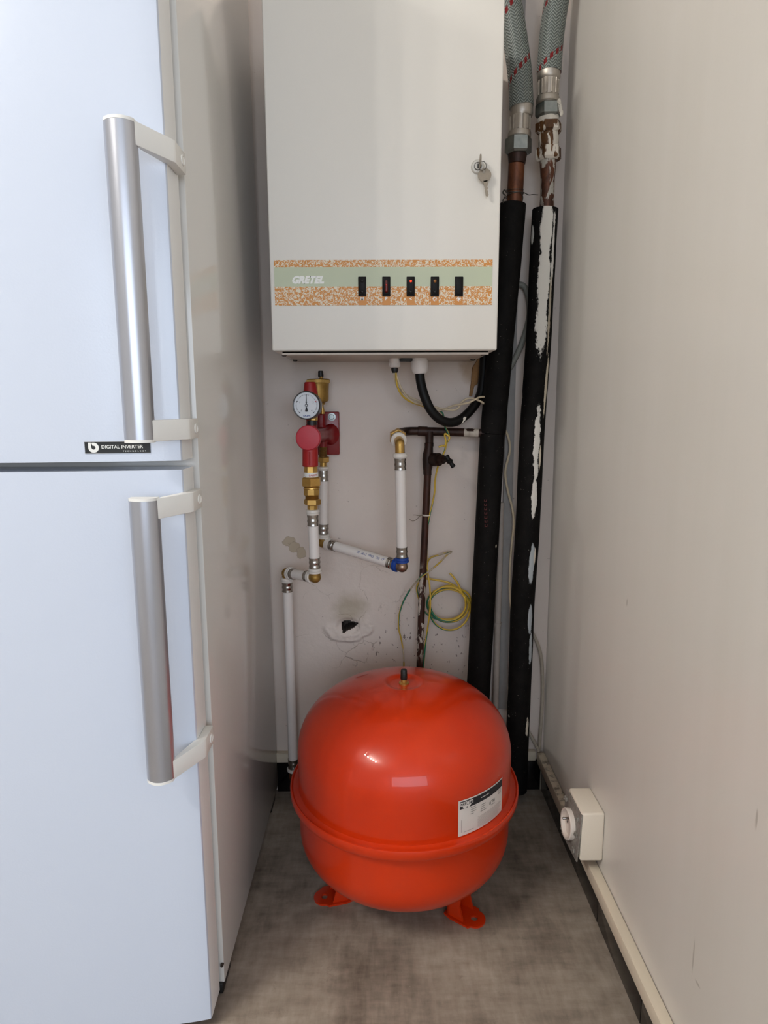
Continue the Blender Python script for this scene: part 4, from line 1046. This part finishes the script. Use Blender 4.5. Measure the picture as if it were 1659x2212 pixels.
lp(800, 1350, 235, 190, -.25, 2*PI-.2, 1.444, 12)
lp(835, 1400, 245, 265, -.2, 2*PI-.5, 1.440, 12)
lp(790, 1330, 300, 215, -.5, 1.1*PI, 1.448, 9)
loops += [P(fD, 445, 1180, 1.452), P(fD, 480, 1085, 1.452), P(fD, 560, 1052, 1.452), P(fD, 700, 1070, 1.448), P(fD, 830, 1100, 1.445), P(fD, 960, 1180, 1.446), P(fD, 1060, 1290, 1.45), P(fD, 1120, 1330, 1.452)]
wire('earth_wire_coil', loops, .0023, m_earth, 'coil of spare yellow and green earth wire hanging beside the left riser', 6)
t = thing('cable_tie', P(fD, 560, 290, 1.43), 'white twist tie around the copper drop pipe', 'cable tie')
q = P(fD, 558, 290, 1.43); mb = MB()
mb.tube([q+V((.0092*math.cos(a), .0088*math.sin(a), .0)) for a in [2*PI*i/24 for i in range(25)]], .0018, 8); mb.build('band', m_tie, t)
for pts in (((515, 292), (470, 298), (430, 290), (398, 290)), ((515, 295), (480, 305), (440, 345), (400, 362), (372, 352), (358, 338))):
    mb = MB(); mb.tube(smooth([P(fD, u, v, 1.422) for u, v in pts], 5), .0008, 6); mb.build('tail', m_key, t)

# ------------------------------------------------------------------ expansion tank
TX, TY = .043, 1.15
ta = thing('expansion_tank', (TX, TY, 0), 'orange-red round expansion tank on the floor between fridge and wall', 'expansion tank')
def sup(R, z0, z1, n, N=26):
    return [(R*max(0, math.cos(PI/2*i/N))**(2/n), z0+(z1-z0)*math.sin(PI/2*i/N)**(2/n)) for i in range(N+1)]
RB, ZF = .2011, .2258
up_ = [(RB, ZF)]+sup(RB, .2912, .4227, 2.2242)
# crown with a pressed dimple round the valve
up2 = [p_ for p_ in up_ if p_[0] > .046]
zc = lambda r: .2912+(.4227-.2912)*(1-(r/RB)**2.2242)**(1/2.2242)
up2 += [(r, zc(r)+d_) for r, d_ in ((.044, 0), (.040, .0002), (.036, .0002), (.032, -.0012), (.028, -.0036), (.024, -.0045), (.012, -.0048), (.0001, -.0048))]
mb = MB(); mb.lathe((TX, TY, 0), up2, segs=96); mb.build('upper_shell', m_tank, ta)
lo_ = [(RB-.001, ZF-.006)]+sup(RB-.001, .1492, .0463, 2.5653)
mb = MB(); mb.lathe((TX, TY, 0), lo_, segs=96); mb.build('lower_shell', m_tank, ta)
RF = .2168
mb = MB(); mb.lathe((TX, TY, 0), [(RB-.002, ZF+.0045), (RB+.004, ZF+.0015), (RB+.010, ZF+.001), (RF-.003, ZF+.0035), (RF-.001, ZF+.003), (RF, ZF), (RF-.0005, ZF-.010), (RF-.003, ZF-.015), (RB+.004, ZF-.018), (RB-.004, ZF-.020)], segs=96); mb.build('flange_rim', m_tank, ta)
vz = .4175
mb = MB(); mb.lathe((TX, TY, vz), [(.0095, 0), (.0095, .003), (.006, .004), (.0055, .010), (.005, .012)], segs=20); mb.build('valve_stem', m_brass, ta)
mb = MB(); mb.lathe((TX, TY, vz+.009), [(.0062, 0), (.0064, .003), (.0060, .017), (.0048, .0195), (.0001, .020)], segs=16); mb.build('valve_cap', m_black, ta)
for angd in (-37, 194, 78):
    a = math.radians(angd); er_ = V((math.cos(a), math.sin(a), 0)); et = V((-math.sin(a), math.cos(a), 0)); c_ = V((TX, TY, 0))
    rh, w_ = .158, .0205
    mb = MB(); n = 32; O = []; I = []
    for i in range(n):
        t = 2*PI*i/n; ct, s_ = math.cos(t), math.sin(t)
        if ct >= 0: q = (w_*ct, w_*s_)
        else:
            kk = min(.052/max(-ct, 1e-6), w_*1.25/max(abs(s_), 1e-6)); q = (ct*kk, s_*kk)
        O.append(q); I.append((.0062*ct, .0062*s_))
    def fp(q, z): return c_+er_*(rh+q[0])+et*q[1]+V((0, 0, z))
    for i in range(n):
        j = (i+1) % n
        mb.face([fp(O[i], .0035), fp(O[j], .0035), fp(I[j], .0035), fp(I[i], .0035)])
        mb.face([fp(O[j], 0), fp(O[i], 0), fp(I[i], 0), fp(I[j], 0)])
        mb.face([fp(O[i], 0), fp(O[j], 0), fp(O[j], .0035), fp(O[i], .0035)]); mb.face([fp(I[j], 0), fp(I[i], 0), fp(I[i], .0035), fp(I[j], .0035)])
    bmesh.ops.remove_doubles(mb.bm, verts=mb.bm.verts, dist=1e-5)
    for sd in (-1, 1):
        off = et*(sd*w_*1.0)
        mb.prism([c_+er_*.112+off, c_+er_*.146+off, c_+er_*.138+off+V((0, 0, .03)), c_+er_*.140+off+V((0, 0, .085)), c_+er_*.112+off+V((0, 0, .075))], et*(-sd*.004))
    mb.prism([c_+er_*.112-et*w_, c_+er_*.112+et*w_, c_+er_*.112+et*w_+V((0, 0, .07)), c_+er_*.112-et*w_+V((0, 0, .07))], er_*.004)
    mb.build('foot', m_tank, ta)
# tank label on the curved shell
def hitcyl(px, py, R):
    d = ray(px, py); ox, oy = CAM.x-TX, CAM.y-TY
    A_, B_, C_ = d.x*d.x+d.y*d.y, 2*(ox*d.x+oy*d.y), ox*ox+oy*oy-R*R
    t = (-B_-math.sqrt(max(0, B_*B_-4*A_*C_)))/(2*A_); q = CAM+d*t
    return math.atan2(q.x-TX, -(q.y-TY)), q.z
a0, zTL = hitcyl(990, 1731, RB); a1, zTR = hitcyl(1084.5, 1678, RB); _, zBL = hitcyl(992, 1807, RB); _, zBR = hitcyl(1085.8, 1751, RB)
zb0 = max(zBL, ZF+.006)
def lab(s_, t_, off=.0006):
    """s 0..1 left-right, t 0..1 bottom-top"""
    a = a0+(a1-a0)*s_; zt_ = zTL+(zTR-zTL)*s_; zb_ = zb0+(max(zBR, ZF+.006)-zb0)*s_
    z = zb_+(zt_-zb_)*t_; R = RB
    if z > .2912: R = RB*(1-((z-.2912)/(.4227-.2912))**2.2242)**(1/2.2242)
    return V((TX+math.sin(a)*(R+off), TY-math.cos(a)*(R+off), z))
WL = (a1-a0)*RB; HL = zTL-zb0
mb = MB()
def lq(s0, s1, t0, t1, mi, off=.0006, n=18):
    n = max(1, int(n*(s1-s0))+1)
    for i in range(n):
        x0, x1 = s0+(s1-s0)*i/n, s0+(s1-s0)*(i+1)/n
        mb.face([lab(x0, t0, off), lab(x1, t0, off), lab(x1, t1, off), lab(x0, t1, off)], mi)
lq(0, 1, 0, 1, 0)
lq(.025, .99, .755, .965, 1, .0009)
# emblem: rounded bar over a half disc, drop in the middle
def ls(s_, t_, off=.0012): return lab(s_, t_, off)
sx, tx = .145, .885
for i in range(20):
    p0, p1 = PI+PI*i/20, PI+PI*(i+1)/20
    mb.face([ls(sx, tx), ls(sx+.085*math.cos(p0), tx+.16*math.sin(p0)*.9), ls(sx+.085*math.cos(p1), tx+.16*math.sin(p1)*.9)], 0)
lq(sx-.115, sx+.115, .835, .945, 0, .0014)
lq(sx-.107, sx+.107, .845, .935, 1, .0016)
mb.text('ZILMET', .0075, lambda x_, z_: lab(sx+x_/WL, .89+z_/HL, .0018), 0, bold=.0002)
for i in range(10):
    p0, p1 = 2*PI*i/10, 2*PI*(i+1)/10
    mb.face([ls(sx, .785, .0018), ls(sx+.011*math.cos(p0), .785+.022*math.sin(p0), .0018), ls(sx+.011*math.cos(p1), .785+.022*math.sin(p1), .0018)], 1)
lq(.42, .60, .855, .875, 0, .0012)
random.seed(5)
for t_ in (.70, .64, .58, .52, .46):
    for s0, s1 in ((.22, .33), (.42, .56), (.66, .78)):
        if random.random() < .75: lq(s0, s0+(s1-s0)*random.uniform(.5, 1), t_, t_+.018, 2, .0009)
for t_ in [.05+.033*i for i in range(10)]: lq(.36, .36+.6*random.uniform(.85, 1), t_, t_+.010, 3, .0009)
lq(.1, .28, .085, .095, 2, .0009)
lq(.05, .062, .1, .45, 3, .0009)
mb.text('CE', .010, lambda x_, z_: lab(.90+x_/WL, .66+z_/HL, .0010), 2)
lq(.62, .655, .50, .58, 2, .0009); lq(.70, .76, .52, .57, 2, .0009)
mb.build('label', [m_label, m_ink, m_textg, MAT('label_fine_print', 'B2A8A2', .5)], ta, recalc=False)

# ------------------------------------------------------------------ socket box on the right wall
so = thing('wall_socket', (WXR, 1.08, .127), 'cream surface socket box hanging open on the right wall above the trunking', 'socket')
y0, y1, z0, z1, xf = 1.042, 1.122, .127, .2205, .3525
mb = MB()
mb.box((xf+.001, y0, z0), (WXR, y1, z1), 0, .004, 3)
mb.build('box', m_box, so)
rotp = Matrix.Rotation(math.radians(3), 3, 'Z') @ Matrix.Rotation(math.radians(4), 3, 'Y')
pc = V((xf-.003, (y0+y1)/2+.004, (z0+z1)/2-.002))
mb = MB(); mb.box((xf-.0045, y0-.0005, z0-.001), (xf-.002, y1+.001, z1-.003), 0, .0006, 2, rotp, pc)
for (dy, dz) in ((-.03, .03), (.03, .03), (-.03, -.032), (.03, -.032), (-.033, 0), (.033, 0)):
    mb.box((xf-.008, pc.y+dy-.005, pc.z+dz-.004), (xf-.004, pc.y+dy+.005, pc.z+dz+.004), 0, .001, 1, rotp, pc)
    mb.box((xf-.010, pc.y+dy-.0016, pc.z+dz-.0016), (xf-.008, pc.y+dy+.0016, pc.z+dz+.0016), 0, .0003, 1, rotp, pc)
mb.build('mounting_plate', MAT('worn_grey_plate', 'A9A59E', .5, .25, var=.6, vscale=160, hex2='6E6A64'), so)
ax = rotp @ V((-1, 0, 0))
sc_ = pc+ax*.0015+V((0, .001, -.002))
mb = MB(); mb.lathe(sc_, [(.0275, 0), (.0278, .008), (.0265, .0092), (.0235, .0088), (.0225, .002), (.0001, .002)], ax, 40); sk = mb.build('socket_face', m_sock, so)
mb = MB(); mb.lathe(sc_+V((0, 0, .011))+ax*.002, [(.0022, 0), (.0022, .012), (.0014, .0135), (.0001, .0138)], ax, 12); mb.build('earth_pin', m_steel, sk)
mb = MB()
for dy in (-.0095, .0095):
    e_ = rotp @ V((0, dy, -.002)); mb.lathe(sc_+e_+ax*.0019, [(.0024, .0004), (.0001, .0004)], ax, 12)
mb.build('pin_holes', m_black, sk)

# ------------------------------------------------------------------ light
def area(name, loc, target, sx_, sy_, power, col):
    l = bpy.data.lights.new(name, 'AREA'); l.shape = 'RECTANGLE'; l.size = sx_; l.size_y = sy_; l.energy = power; l.color = col
    o = bpy.data.objects.new(name, l); COL.objects.link(o); o.location = loc
    o.rotation_euler = (V(target)-V(loc)).to_track_quat('-Z', 'Y').to_euler(); return o
area('window_daylight', (.55, -2.7, 1.35), (0, 1.2, .9), 3.0, 1.2, 50, (.72, .84, 1.0))
# a ceiling bar with five bulbs to the left, above the kitchen
for i in range(5):
    f_ = i/4; l = bpy.data.lights.new('ceiling_bulb', 'POINT'); l.energy = 20; l.shadow_soft_size = .025; l.color = (1.0, .965, .91)
    o = bpy.data.objects.new('ceiling_bulb', l); COL.objects.link(o); o.location = (-1.61+.25*f_, -.08-.69*f_, 2.40)
w = bpy.data.worlds.new('room_light'); S.world = w; w.use_nodes = True
bg = w.node_tree.nodes['Background']; bg.inputs[0].default_value = (1.0, .955, .90, 1); bg.inputs[1].default_value = .55
S.view_settings.view_transform = 'Standard'; S.view_settings.look = 'None'; S.view_settings.gamma = 1; S.view_settings.use_curve_mapping = False
S.view_settings.exposure = .1
S.cycles.max_bounces = 8
